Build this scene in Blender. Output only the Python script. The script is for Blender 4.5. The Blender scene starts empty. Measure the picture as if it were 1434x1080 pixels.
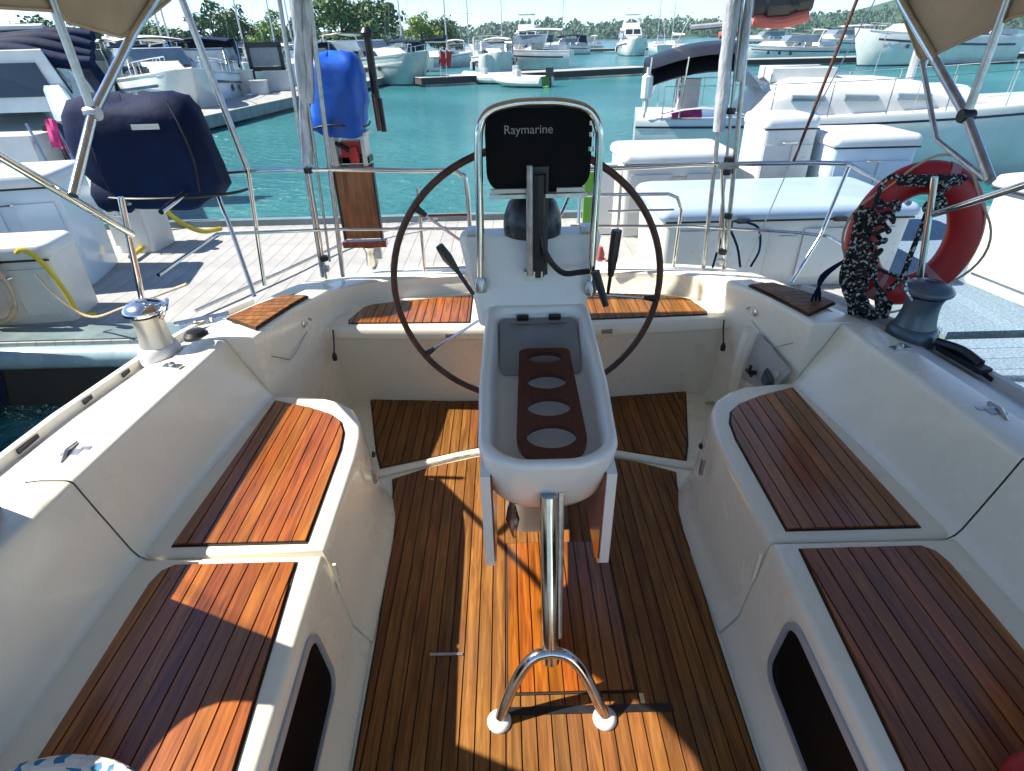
import bpy, bmesh, math, random
from mathutils import Vector, Matrix
rnd = random.Random(7)
S = bpy.context.scene
col = S.collection
rad = math.radians

# ---------------------------------------------------------------- camera
PITCH, YAW, ROLL, FPX = rad(31.5), rad(0.1), rad(-1.4), 793.0
cam = bpy.data.cameras.new('camera')
cam.sensor_width = 36.0
cam.lens = FPX / 1434.0 * 36.0
cam.clip_start = 0.02
cam.clip_end = 6000
co = bpy.data.objects.new('camera', cam); col.objects.link(co)
F_ = Vector((math.sin(YAW)*math.cos(PITCH), math.cos(YAW)*math.cos(PITCH), -math.sin(PITCH)))
R0 = Vector((math.cos(YAW), -math.sin(YAW), 0)); U0 = R0.cross(F_)
R_ = math.cos(ROLL)*R0 + math.sin(ROLL)*U0
U_ = -math.sin(ROLL)*R0 + math.cos(ROLL)*U0
O_ = Vector((-0.097, 0.0, 1.75))
M = Matrix(((R_.x, U_.x, -F_.x, O_.x), (R_.y, U_.y, -F_.y, O_.y), (R_.z, U_.z, -F_.z, O_.z), (0, 0, 0, 1)))
co.matrix_world = M
S.camera = co

# ---------------------------------------------------------------- world and sun
SUNV = Vector((-0.9, 0.07, 1.0)).normalized()
w = bpy.data.worlds.new('World'); S.world = w; w.use_nodes = True
nt = w.node_tree; nt.nodes.clear()
sky = nt.nodes.new('ShaderNodeTexSky'); sky.sky_type = 'NISHITA'; sky.sun_disc = False
sky.sun_elevation = math.asin(SUNV.z)
sky.sun_rotation = math.atan2(SUNV.x, SUNV.y)
sky.altitude = 0; sky.air_density = 0.6; sky.dust_density = 0.0; sky.ozone_density = 1.0
bg = nt.nodes.new('ShaderNodeBackground'); bg.inputs[1].default_value = 0.11
wo = nt.nodes.new('ShaderNodeOutputWorld')
tint = nt.nodes.new('ShaderNodeMix'); tint.data_type = 'RGBA'; tint.blend_type = 'MULTIPLY'; tint.inputs[0].default_value = 1; tint.inputs[7].default_value = (.89, .94, 1.0, 1)
nt.links.new(sky.outputs[0], tint.inputs[6]); nt.links.new(tint.outputs[2], bg.inputs[0]); nt.links.new(bg.outputs[0], wo.inputs[0])
sl = bpy.data.lights.new('sun', 'SUN'); sl.energy = 5.0; sl.angle = rad(0.5); sl.color = (1.0, 0.93, 0.82)
so = bpy.data.objects.new('sun', sl); col.objects.link(so)
so.rotation_euler = SUNV.to_track_quat('Z', 'Y').to_euler(); so.location = SUNV*30
S.view_settings.view_transform = 'Standard'; S.view_settings.look = 'None'
S.view_settings.gamma = 1; S.view_settings.use_curve_mapping = False
S.view_settings.exposure = 1.15
S.render.resolution_x = 1024; S.render.resolution_y = 771
S.render.engine = 'CYCLES'
S.cycles.max_bounces = 6
S.cycles.volume_bounces = 0
HAZE = 0.00022

# ---------------------------------------------------------------- helpers
def tag(o, label=None, cat=None, group=None, kind=None):
    if label: o['label'] = label
    if cat: o['category'] = cat
    if group: o['group'] = group
    if kind: o['kind'] = kind
    return o
OFF = {}
def thing(name, label, cat, loc=(0, 0, 0), rz=0, group=None, local=False, scale=1.0):
    o = bpy.data.objects.new(name, None); col.objects.link(o)
    o.empty_display_size = 0.1
    o.location = loc; o.rotation_euler = (0, 0, rz); o.scale = (scale,)*3
    tag(o, label, cat, group)
    OFF[o.name] = Vector((0, 0, 0)) if local else Vector(loc)
    return o
def mk(name, V, Fc, mat, parent=None, smooth=False, ang=35):
    off = OFF.get(parent.name, Vector((0, 0, 0))) if parent else Vector((0, 0, 0))
    me = bpy.data.meshes.new(name)
    me.from_pydata([tuple(Vector(v)-off) for v in V], [], [tuple(f) for f in Fc])
    if mat: me.materials.append(mat)
    bm = bmesh.new(); bm.from_mesh(me)
    bmesh.ops.recalc_face_normals(bm, faces=bm.faces); bm.to_mesh(me); bm.free()
    if smooth:
        me.polygons.foreach_set('use_smooth', [True]*len(me.polygons))
        me.set_sharp_from_angle(angle=rad(ang))
    o = bpy.data.objects.new(name, me); col.objects.link(o)
    if parent:
        o.parent = parent
        OFF[o.name] = off
    return o
class G:
    """collects shapes for one mesh"""
    def __init__(s): s.V = []; s.F = []
    def add(s, V, Fc):
        n = len(s.V); s.V += [Vector(v) for v in V]; s.F += [[i+n for i in f] for f in Fc]; return s
    def box(s, c, d, rz=0, M4=None):
        x, y, z = [k/2 for k in d]; V = []
        for i in (-1, 1):
            for j in (-1, 1):
                for k in (-1, 1):
                    v = Vector((i*x, j*y, k*z))
                    if rz: v = Matrix.Rotation(rz, 3, 'Z') @ v
                    if M4: v = M4 @ v
                    V.append(v + Vector(c))
        return s.add(V, [(0, 1, 3, 2), (4, 6, 7, 5), (0, 4, 5, 1), (2, 3, 7, 6), (0, 2, 6, 4), (1, 5, 7, 3)])
    def tube(s, pts, r, n=8, closed=False, caps=True):
        P = [Vector(p) for p in pts]; m = len(P); rr = r if isinstance(r, (list, tuple)) else [r]*m
        V = []; up = None
        for i, p in enumerate(P):
            if closed: t = P[(i+1) % m]-P[i-1]
            else: t = P[min(i+1, m-1)]-P[max(i-1, 0)]
            t.normalize()
            if up is None:
                a = Vector((0, 0, 1)) if abs(t.z) < .9 else Vector((1, 0, 0))
                up = (a-t*a.dot(t)).normalized()
            else:
                up = up-t*up.dot(t)
                up = up.normalized() if up.length > 1e-6 else t.orthogonal().normalized()
            b = t.cross(up)
            for k in range(n):
                q = 2*math.pi*k/n
                V.append(p+(up*math.cos(q)+b*math.sin(q))*rr[i])
        Fc = []
        for i in range(m if closed else m-1):
            j = (i+1) % m
            for k in range(n):
                l = (k+1) % n
                Fc.append((i*n+k, i*n+l, j*n+l, j*n+k))
        if not closed and caps:
            Fc.append(tuple(range(n))); Fc.append(tuple((m-1)*n+k for k in range(n)))
        return s.add(V, Fc)
    def lathe(s, prof, c=(0, 0, 0), n=24, M4=None):
        V = []; m = len(prof)
        for (r, z) in prof:
            for k in range(n):
                q = 2*math.pi*k/n; v = Vector((r*math.cos(q), r*math.sin(q), z))
                if M4: v = M4 @ v
                V.append(v+Vector(c))
        Fc = [(i*n+k, i*n+(k+1) % n, (i+1)*n+(k+1) % n, (i+1)*n+k) for i in range(m-1) for k in range(n)]
        Fc += [tuple(range(n)), tuple((m-1)*n+k for k in range(n))]
        return s.add(V, Fc)
    def loft(s, rows, close=False, cap=False):
        n = len(rows[0]); V = [v for r in rows for v in r]; Fc = []
        for i in range(len(rows)-1):
            for k in range(n if close else n-1):
                l = (k+1) % n
                Fc.append((i*n+k, i*n+l, (i+1)*n+l, (i+1)*n+k))
        if cap: Fc += [tuple(range(n)), tuple((len(rows)-1)*n+k for k in range(n))]
        return s.add(V, Fc)
    def prism(s, poly, z0, z1):
        n = len(poly)
        return s.loft([[(p[0], p[1], z0) for p in poly], [(p[0], p[1], z1) for p in poly]], True, True)
    def mk(s, name, mat, parent=None, smooth=False, ang=35): return mk(name, s.V, s.F, mat, parent, smooth, ang)
def arc(pts, n=6):
    """Catmull-Rom through points"""
    P = [Vector(p) for p in pts]; P = [2*P[0]-P[1]]+P+[2*P[-1]-P[-2]]; out = []
    for i in range(1, len(P)-2):
        for k in range(n):
            t = k/n; a, b, c, d = P[i-1:i+3]
            out.append(.5*((2*b)+(c-a)*t+(2*a-5*b+4*c-d)*t*t+(3*b-a-3*c+d)*t**3))
    out.append(P[-2]); return out
def rrect(w_, h_, r, n=4):
    """rounded rectangle outline, centred"""
    o = []
    for cx, cy, a in ((w_/2-r, h_/2-r, 0), (-w_/2+r, h_/2-r, 90), (-w_/2+r, -h_/2+r, 180), (w_/2-r, -h_/2+r, 270)):
        for k in range(n+1):
            q = rad(a+90*k/n); o.append((cx+r*math.cos(q), cy+r*math.sin(q)))
    return o
def clip(poly, a, s, ax=0):
    """keep the side of coordinate ax >= a (s=1) or <= a (s=-1)"""
    out = []
    for i in range(len(poly)):
        p, q = poly[i], poly[(i+1) % len(poly)]
        dp, dq = s*(p[ax]-a), s*(q[ax]-a)
        if dp >= 0: out.append(p)
        if dp*dq < 0:
            t = dp/(dp-dq); out.append((p[0]+(q[0]-p[0])*t, p[1]+(q[1]-p[1])*t))
    return out
def interp(tab, y):
    if y <= tab[0][0]: return tab[0][1:]
    for a, b in zip(tab, tab[1:]):
        if y <= b[0]:
            t = (y-a[0])/(b[0]-a[0]); return [u+(v-u)*t for u, v in zip(a[1:], b[1:])]
    return tab[-1][1:]
def at(px, py, ax, v):
    d = F_+R_*((px-717)/FPX)-U_*((py-540)/FPX)
    k = 'xyz'.index(ax); t = (v-O_[k])/d[k]; return O_+d*t

# ---------------------------------------------------------------- materials
def nodes(name):
    m = bpy.data.materials.new(name); m.use_nodes = True
    return m, m.node_tree, m.node_tree.nodes['Principled BSDF']
def mat(name, c, rough=.5, metal=0, var=.08, scale=6, bump=.0, bscale=60, coat=0, spec=.5, dirt=None, vary=0, stretch=None, obj=False, scuff=0):
    m, t, b = nodes(name); N, L = t.nodes, t.links
    b.inputs['Roughness'].default_value = rough; b.inputs['Metallic'].default_value = metal
    b.inputs['Coat Weight'].default_value = coat; b.inputs['Coat Roughness'].default_value = .08
    b.inputs['Specular IOR Level'].default_value = spec
    tc = N.new('ShaderNodeTexCoord'); src = tc.outputs['Object']
    if stretch:
        mp = N.new('ShaderNodeMapping'); mp.inputs['Scale'].default_value = stretch; L.new(src, mp.inputs[0]); src = mp.outputs[0]
    n1 = N.new('ShaderNodeTexNoise'); n1.inputs['Scale'].default_value = scale; n1.inputs['Detail'].default_value = 6
    n1.inputs['Roughness'].default_value = .6
    L.new(src, n1.inputs['Vector'])
    r = N.new('ShaderNodeValToRGB'); L.new(n1.outputs['Fac'], r.inputs[0])
    d = dirt or [k*(1-2*var) for k in c]
    r.color_ramp.elements[0].position = .3; r.color_ramp.elements[1].position = .68
    r.color_ramp.elements[0].color = (*d, 1); r.color_ramp.elements[1].color = (*[min(1, k*(1+var)) for k in c], 1)
    out = r.outputs[0]
    if vary:
        oi = N.new('ShaderNodeObjectInfo'); hs = N.new('ShaderNodeHueSaturation')
        mr = N.new('ShaderNodeMapRange'); mr.inputs[3].default_value = 1-vary; mr.inputs[4].default_value = 1+vary
        L.new(oi.outputs['Random'], mr.inputs[0]); L.new(mr.outputs[0], hs.inputs['Value']); L.new(out, hs.inputs['Color']); out = hs.outputs[0]
    if scuff:
        for sc_, lo_, hi_, k_, st_ in ((7, .60, .78, scuff, (1, 1, 1)), (16, .66, .72, scuff*1.3, (1, 6, 2)), (90, .70, .74, scuff*1.8, (1, 1, 1))):
            m_p = N.new('ShaderNodeMapping'); m_p.inputs['Scale'].default_value = st_; L.new(tc.outputs['Object'], m_p.inputs[0])
            ns = N.new('ShaderNodeTexNoise'); ns.inputs['Scale'].default_value = sc_; ns.inputs['Detail'].default_value = 7; L.new(m_p.outputs[0], ns.inputs['Vector'])
            mr_ = N.new('ShaderNodeMapRange'); mr_.inputs[1].default_value = lo_; mr_.inputs[2].default_value = hi_; mr_.inputs[3].default_value = 0; mr_.inputs[4].default_value = k_
            L.new(ns.outputs['Fac'], mr_.inputs[0]); mx_ = N.new('ShaderNodeMix'); mx_.data_type = 'RGBA'; mx_.inputs[7].default_value = (.30, .26, .19, 1)
            L.new(mr_.outputs[0], mx_.inputs[0]); L.new(out, mx_.inputs[6]); out = mx_.outputs[2]
    L.new(out, b.inputs['Base Color'])
    mr2 = N.new('ShaderNodeMapRange'); mr2.inputs[3].default_value = max(.02, rough-.08); mr2.inputs[4].default_value = min(1, rough+.12)
    L.new(n1.outputs['Fac'], mr2.inputs[0]); L.new(mr2.outputs[0], b.inputs['Roughness'])
    if bump:
        n2 = N.new('ShaderNodeTexNoise'); n2.inputs['Scale'].default_value = bscale; n2.inputs['Detail'].default_value = 5
        L.new(src, n2.inputs['Vector'])
        bu = N.new('ShaderNodeBump'); bu.inputs['Strength'].default_value = bump; bu.inputs['Distance'].default_value = .01
        L.new(n2.outputs['Fac'], bu.inputs['Height']); L.new(bu.outputs[0], b.inputs['Normal'])
    return m
gel = mat('gelcoat', (.88, .825, .655), .26, var=.03, scale=2.2, dirt=(.86, .80, .63), scuff=.07, coat=.4, bump=.03, bscale=25)
gel2 = mat('pedestal_gelcoat', (.80, .81, .76), .22, scuff=.05, var=.03, scale=4, coat=.3, bump=.02, bscale=20)
nonskid = mat('nonskid_deck', (.70, .68, .62), .5, var=.04, scale=8, bump=.25, bscale=350)
steel = mat('stainless_steel', (.72, .71, .69), .13, 1, var=.06, scale=12)
steel2 = mat('weathered_steel', (.50, .50, .50), .3, .9, var=.15, scale=30)
black = mat('black_plastic', (.012, .012, .014), .35, var=.2, scale=15)
blackcloth = mat('black_cover_vinyl', (.004, .004, .005), .75, var=.3, scale=9, bump=.25, bscale=14, spec=.2)
rubber = mat('rubber', (.02, .02, .022), .7)
caulk = mat('caulking', (.012, .009, .008), .6)
grey = mat('grey_drum', (.10, .13, .15), .3, .4, var=.1)
drum = mat('winch_drum', (.55, .53, .46), .28, .35, var=.06)
canvas = mat('beige_canvas', (.46, .36, .24), .85, var=.08, scale=4, bump=.25, bscale=12)
navy = mat('navy_canvas', (.002, .011, .05), .75, var=.25, scale=4, bump=1.0, bscale=6, spec=.2)
blue = mat('blue_cover', (.006, .10, .56), .4, var=.15, scale=6, bump=.5, bscale=7)
redfoam = mat('red_vinyl', (.44, .010, .008), .4, var=.1, scale=8, bump=.15, bscale=15)
whitem = mat('white_paint', (.68, .68, .65), .35, var=.06, scale=3)
hullw = mat('white_hull', (.66, .67, .65), .2, var=.05, scale=1.2, coat=.3, dirt=(.55, .56, .52))
hullb = mat('pale_blue_hull', (.56, .68, .76), .2, var=.04, scale=1, coat=.3)
hullg = mat('grey_green_hull', (.30, .42, .40), .25, var=.05, scale=1)
hulln = mat('navy_hull', (.015, .03, .08), .2, var=.05, scale=1)
boxm = mat('dock_box_gelcoat', (.64, .66, .64), .4, var=.05, scale=1.6, scuff=.3, dirt=(.53, .54, .51), bump=.05, bscale=30)
boxlid = mat('dock_box_lid', (.62, .66, .67), .35, var=.05, scale=1.8, dirt=(.50, .53, .53), bump=.05, bscale=30)
framegrey = mat('satin_grey_frame', (.42, .43, .43), .35, .15, var=.05, scale=4)
glass = mat('tinted_glass', (.02, .03, .04), .06, var=.1, scale=2, spec=.8)
smoke = mat('black_acrylic', (.003, .003, .003), .5, var=.1, scale=2, spec=.12)
gglass = mat('grey_window', (.16, .22, .27), .1, var=.1, scale=2, spec=.8)
varn = mat('varnished_mahogany', (.22, .045, .018), .22, var=.25, scale=5, coat=.5, stretch=(14, 2, 2))
rimw = mat('wheel_wrap', (.085, .028, .018), .45, var=.3, scale=20, bump=.3, bscale=90)
cupw = mat('mahogany_cup_board', (.075, .020, .016), .35, var=.2, scale=30, coat=.2, stretch=(8, 1, 1))
yellow = mat('yellow_hose', (.60, .45, .02), .5)
tan = mat('tan_rope', (.55, .42, .28), .8, bump=.5, bscale=120)
pink = mat('pink_towel', (.62, .05, .22), .9)
coral = mat('coral_canvas', (.62, .14, .10), .7, bump=.3, bscale=10)
greenp = mat('green_board', (.10, .30, .03), .6)
wood = mat('orange_ply', (.30, .10, .022), .4, var=.3, scale=4, coat=.3, stretch=(10, 2, 1))
red = mat('red_paint', (.5, .02, .02), .4)
trunkm = mat('bark', (.09, .06, .04), .9, bump=.5, bscale=20)
mast_m = mat('mast_alloy', (.55, .55, .55), .35, .5)
concrete = mat('pale_dock_deck', (.37, .37, .36), .75, var=.1, scale=3, bump=.4, bscale=120, vary=.05, dirt=(.28, .28, .27))
fascia = mat('dock_fascia', (.16, .22, .23), .35, var=.2, scale=3)
darkwood = mat('dock_piling', (.05, .045, .04), .9)
bumper = mat('dock_bumper', (.36, .50, .55), .25, var=.12, scale=4, coat=.3)
# teak: orange-brown varnished wood, grain along each plank, each plank its own tone
def teakmat(name, c0, c1, c2, rough, coat=0):
    m, t, b = nodes(name); N, L = t.nodes, t.links
    tc = N.new('ShaderNodeTexCoord'); oi = N.new('ShaderNodeObjectInfo')
    mp = N.new('ShaderNodeMapping'); mp.inputs['Scale'].default_value = (38, 2.2, 20)
    cx = N.new('ShaderNodeCombineXYZ'); mu = N.new('ShaderNodeMath'); mu.operation = 'MULTIPLY'; mu.inputs[1].default_value = 37
    L.new(oi.outputs['Random'], mu.inputs[0]); L.new(mu.outputs[0], cx.inputs[1]); L.new(mu.outputs[0], cx.inputs[0])
    L.new(cx.outputs[0], mp.inputs['Location']); L.new(tc.outputs['Object'], mp.inputs[0])
    n = N.new('ShaderNodeTexNoise'); n.inputs['Scale'].default_value = 1.6; n.inputs['Detail'].default_value = 8; n.inputs['Roughness'].default_value = .65
    n.inputs['Distortion'].default_value = .6
    L.new(mp.outputs[0], n.inputs['Vector'])
    r = N.new('ShaderNodeValToRGB'); L.new(n.outputs['Fac'], r.inputs[0])
    e = r.color_ramp.elements; e[0].position = .28; e[0].color = (*c0, 1); e[1].position = .75; e[1].color = (*c2, 1)
    k = e.new(.5); k.color = (*c1, 1)
    hs = N.new('ShaderNodeHueSaturation'); mr = N.new('ShaderNodeMapRange'); mr.inputs[3].default_value = .80; mr.inputs[4].default_value = 1.18
    L.new(oi.outputs['Random'], mr.inputs[0]); L.new(mr.outputs[0], hs.inputs['Value'])
    m2 = N.new('ShaderNodeMath'); m2.operation = 'MULTIPLY'; m2.inputs[1].default_value = 7.31
    fr = N.new('ShaderNodeMath'); fr.operation = 'FRACT'; mr3 = N.new('ShaderNodeMapRange'); mr3.inputs[3].default_value = .495; mr3.inputs[4].default_value = .509
    L.new(oi.outputs['Random'], m2.inputs[0]); L.new(m2.outputs[0], fr.inputs[0]); L.new(fr.outputs[0], mr3.inputs[0]); L.new(mr3.outputs[0], hs.inputs['Hue'])
    wn = N.new('ShaderNodeTexNoise'); wn.inputs['Scale'].default_value = 3.2; wn.inputs['Detail'].default_value = 6; L.new(tc.outputs['Object'], wn.inputs['Vector'])
    wm = N.new('ShaderNodeMapRange'); wm.inputs[1].default_value = .52; wm.inputs[2].default_value = .80; wm.inputs[3].default_value = 0; wm.inputs[4].default_value = .45; L.new(wn.outputs['Fac'], wm.inputs[0])
    wx = N.new('ShaderNodeMix'); wx.data_type = 'RGBA'; L.new(wm.outputs[0], wx.inputs[0]); L.new(r.outputs[0], wx.inputs[6]); wx.inputs[7].default_value = (c1[0]*.62+.02, c1[1]*.72+.02, c1[2]+.03, 1)
    L.new(wx.outputs[2], hs.inputs['Color']); L.new(hs.outputs[0], b.inputs['Base Color'])
    mr2 = N.new('ShaderNodeMapRange'); mr2.inputs[3].default_value = rough; mr2.inputs[4].default_value = rough+.2
    L.new(n.outputs['Fac'], mr2.inputs[0]); L.new(mr2.outputs[0], b.inputs['Roughness'])
    bu = N.new('ShaderNodeBump'); bu.inputs['Strength'].default_value = .12; bu.inputs['Distance'].default_value = .004
    L.new(n.outputs['Fac'], bu.inputs['Height']); L.new(bu.outputs[0], b.inputs['Normal'])
    b.inputs['Coat Weight'].default_value = coat; b.inputs['Coat Roughness'].default_value = .16
    b.inputs['Specular IOR Level'].default_value = .5 if coat > .3 else .22
    return m
teak = teakmat('teak', (.10, .024, .004), (.26, .068, .007), (.47, .140, .015), .20, .55)
teaks = teakmat('sole_teak', (.085, .030, .008), (.20, .076, .018), (.36, .155, .042), .42, 0)

def water_mat():
    m, t, b = nodes('harbour_water'); N, L = t.nodes, t.links
    tc = N.new('ShaderNodeTexCoord')
    n = N.new('ShaderNodeTexNoise'); n.inputs['Scale'].default_value = .12; n.inputs['Detail'].default_value = 3
    L.new(tc.outputs['Object'], n.inputs['Vector'])
    r = N.new('ShaderNodeValToRGB'); L.new(n.outputs['Fac'], r.inputs[0])
    r.color_ramp.elements[0].position = .35; r.color_ramp.elements[1].position = .7
    r.color_ramp.elements[0].color = (.024, .155, .175, 1); r.color_ramp.elements[1].color = (.055, .235, .24, 1)
    L.new(r.outputs[0], b.inputs['Base Color']); b.inputs['Roughness'].default_value = .12; b.inputs['IOR'].default_value = 1.33
    mp = N.new('ShaderNodeMapping'); mp.inputs['Scale'].default_value = (1.0, 1.9, 1); L.new(tc.outputs['Object'], mp.inputs[0])
    a = N.new('ShaderNodeTexNoise'); a.inputs['Scale'].default_value = 2.6; a.inputs['Detail'].default_value = 5; a.inputs['Roughness'].default_value = .6
    L.new(mp.outputs[0], a.inputs['Vector'])
    bu = N.new('ShaderNodeBump'); bu.inputs['Strength'].default_value = 1.0; bu.inputs['Distance'].default_value = .16
    L.new(a.outputs['Fac'], bu.inputs['Height']); L.new(bu.outputs[0], b.inputs['Normal'])
    return m
water = water_mat()
def leafmat(name, c0, c1):
    m, t, b = nodes(name); N, L = t.nodes, t.links
    g = N.new('ShaderNodeNewGeometry'); r = N.new('ShaderNodeValToRGB'); L.new(g.outputs['Random Per Island'], r.inputs[0])
    r.color_ramp.elements[0].color = (*c0, 1); r.color_ramp.elements[1].color = (*c1, 1)
    L.new(r.outputs[0], b.inputs['Base Color']); b.inputs['Roughness'].default_value = .7
    b.inputs['Subsurface Weight'].default_value = 0
    return m
leafA = leafmat('dark_leaves', (.03, .07, .018), (.09, .17, .035))
leafB = leafmat('bright_leaves', (.10, .17, .02), (.22, .30, .04))
leafF = leafmat('far_leaves', (.018, .06, .035), (.05, .12, .05))
hillm = mat('hill_ground', (.04, .09, .05), .9, scale=.02, var=.2)

# ================================================================ SETTING
WZ = -0.65
o = mk('water', [(-1500, -60, WZ), (1500, -60, WZ), (1500, 2600, WZ), (-1500, 2600, WZ)], [(0, 1, 2, 3)], water); tag(o, kind='structure')

# ================================================================ THE YACHT
yacht = thing('sailing_yacht', 'white sailing yacht whose open teak cockpit with the helm fills the foreground', 'sailing yacht', (0, 1.0, 0))
COAM = [(-1.0, 1.24, 1.36, .76, 1.50, .755, 1.70, .66), (0.8, 1.235, 1.32, .75, 1.47, .745, 1.71, .655), (1.2, 1.23, 1.305, .745, 1.45, .74, 1.705, .65),
        (1.6, 1.20, 1.29, .735, 1.43, .73, 1.68, .65), (2.1, 1.14, 1.265, .72, 1.40, .715, 1.60, .65)]
COAM2 = [(2.1, 1.13, 1.155, .725, 1.385, .715, 1.60, .65), (2.45, 1.09, 1.10, .705, 1.31, .69, 1.52, .635), (2.75, 1.035, 1.02, .67, 1.22, .64, 1.40, .61)]
def frange(a, b, n): return [a+(b-a)*i/n for i in range(n+1)]
def coam_row(y, tab, s, z0):
    ib, it, iz, ot, oz, de, dz = interp(tab, y)
    if z0 > .2:
        P = [(ib-.02, z0-.01), (ib, z0+.004), (ib+.012, z0+.03)]
        for k in (.35, .7): P.append((ib+.012+(it-.005-ib-.012)*k, z0+.03+(iz-.03-z0-.03)*k))
    else:
        P = [(ib-.03, z0-.01), (ib-.008, z0+.004), (ib, z0+.03), (ib+(it-ib)*.5, .3), (ib+(it-ib)*.9, .6)]
    P += [(it-.004, iz-.020), (it-.001, iz-.009), (it+.007, iz-.002), (it+.018, iz), (it+(ot-it)*.6, iz+.002), (ot, oz)]
    return [(s*x, y, z) for x, z in P]
for s, side in ((-1, 'L'), (1, 'R')):
    for y0, y1 in ((-1.0, 1.198), (1.204, 2.098)):
        g = G(); g.loft([coam_row(y, COAM, s, .44) for y in frange(y0, y1, 8)]); g.mk('coaming', gel, yacht, True, 50)
    g = G(); g.loft([coam_row(y, COAM2, s, 0) for y in frange(2.103, 2.75, 6)])
    # closing cheek between the narrower aft section and the side coaming
    g.F.append(list(range(0, 11)))
    g.mk('coaming', gel, yacht, True, 50)
    # side deck with toe rail and topsides
    rows = []
    for y in frange(-1.0, 2.75, 24):
        tab = COAM if y < 2.1 else COAM2
        ib, it, iz, ot, oz, de, dz = interp(tab, y)
        P = [(ot+.004, oz-.012), (ot+.03, oz-.02), (ot+(de-ot)*.55, dz+.03), (de-.05, dz+.004), (de-.008, dz)]
        rows.append([(s*x, y, z) for x, z in P])
    g = G(); g.loft(rows); g.mk('side_deck', nonskid, yacht, True, 40)
    g = G(); R = []
    for y in frange(-1.0, 2.70, 24):
        de, dz = interp(COAM if y < 2.1 else COAM2, y)[5:]
        R.append([(s*(de-.03), y, dz), (s*(de-.027), y, dz+.036), (s*(de-.006), y, dz+.038), (s*(de+.004), y, dz-.01), (s*(de+.0), y, dz-.05)])
    g.loft(R); g.mk('toe_rail', nonskid, yacht, True, 40)
    for y in (0.95, 1.22, 1.48, 1.74, 1.93, 2.3):
        de, dz = interp(COAM if y < 2.1 else COAM2, y)[5:]
        g = G(); g.box((s*(de-.030), y, dz+.02), (.006, .045 if y != 1.48 else .09, .016)); g.mk('rail_slot', black, yacht)
    rows = []
    for y in frange(-1.0, 2.75, 12):
        de, dz = interp(COAM if y < 2.1 else COAM2, y)[5:]
        rows.append([(s*de, y, dz-.05), (s*(de+.03), y, .2), (s*(de-.05), y, -.3), (s*(de-.35), y, WZ-.1)])
    g = G(); g.loft(rows); g.mk('topsides', hullw, yacht, True)
# stern rim
ST = [((1.035, 2.75), (1.02, 2.75, .67), (1.22, 2.78, .64), (1.40, 2.75, .61)), ((.98, 2.85), (.96, 2.87, .64), (1.12, 2.98, .61), (1.28, 3.05, .59)),
      ((.90, 2.94), (.86, 2.98, .62), (.98, 3.12, .60), (1.08, 3.22, .575)), ((.70, 3.02), (.68, 3.06, .605), (.75, 3.18, .595), (.80, 3.30, .57)),
      ((.35, 3.08), (.35, 3.11, .60), (.37, 3.22, .59), (.38, 3.36, .57)), ((0, 3.10), (0, 3.13, .60), (0, 3.24, .59), (0, 3.38, .57))]
full = [tuple((-p[0],)+tuple(p[1:]) for p in r) for r in ST] + [r for r in ST[::-1][1:]]
sm = [arc([tuple(r[k]) + ((.49,) if len(r[k]) == 2 else ()) for r in full], 5) for k in range(4)]
rows = []
for i in range(len(sm[0])):
    a, b, c, d = [sm[k][i] for k in range(4)]
    b0 = b-Vector((0, 0, .03)); mid = b.lerp(c, .15)+Vector((0, 0, .002))
    rows.append([a-Vector((0, 0, .03)), a+(b0-a)*.15, a+(b0-a)*.8, b0, b-Vector((0, 0, .008)), mid, c, d, d-Vector((0, 0, .04)), (d.x*.95, d.y+.05, 0), (d.x*.9, d.y-.1, WZ-.1)])
g = G(); g.loft(rows); g.mk('stern_rim', gel, yacht, True, 45)
# floor
g = G(); g.add([(-1.16, -1, -.006), (1.16, -1, -.006), (1.16, 2.9, -.006), (-1.16, 2.9, -.006)], [(0, 1, 2, 3)]); g.mk('cockpit_floor', gel, yacht)

def planks(poly, z, parent, m, pitch=.0457, gap=.0042, x0=0.0, th=.009, split=None, dropend=.0):
    """strips of a plan polygon, each its own object, over a dark caulked base"""
    base = G(); base.prism(poly, z-.004, z+.0012); base.mk('caulking', caulk, parent)
    k0 = int(math.floor((min(p[0] for p in poly)-x0)/pitch))-1; k1 = int(math.ceil((max(p[0] for p in poly)-x0)/pitch))+1
    cx = sum(p[0] for p in poly)/len(poly); cy = sum(p[1] for p in poly)/len(poly)
    inner = [(cx+(p[0]-cx)*(1-.006/max(.1, abs(p[0]-cx))), cy+(p[1]-cy)*(1-.006/max(.1, abs(p[1]-cy)))) for p in poly]
    for k in range(k0, k1):
        q = clip(clip(inner, x0+k*pitch+gap/2, 1), x0+(k+1)*pitch-gap/2, -1)
        if len(q) < 3: continue
        if max(p[0] for p in q)-min(p[0] for p in q) < .006: continue
        pp = [q]
        for sp in (split or []):
            nn = []
            for u in pp: nn += [v for v in (clip(u, sp-.002, -1, 1), clip(u, sp+.002, 1, 1)) if len(v) >= 3]
            pp = nn
        for u in pp:
            g = G(); g.prism(u, z, z+th+rnd.uniform(-.0004, .0004)); g.mk('plank', m, parent)

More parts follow.
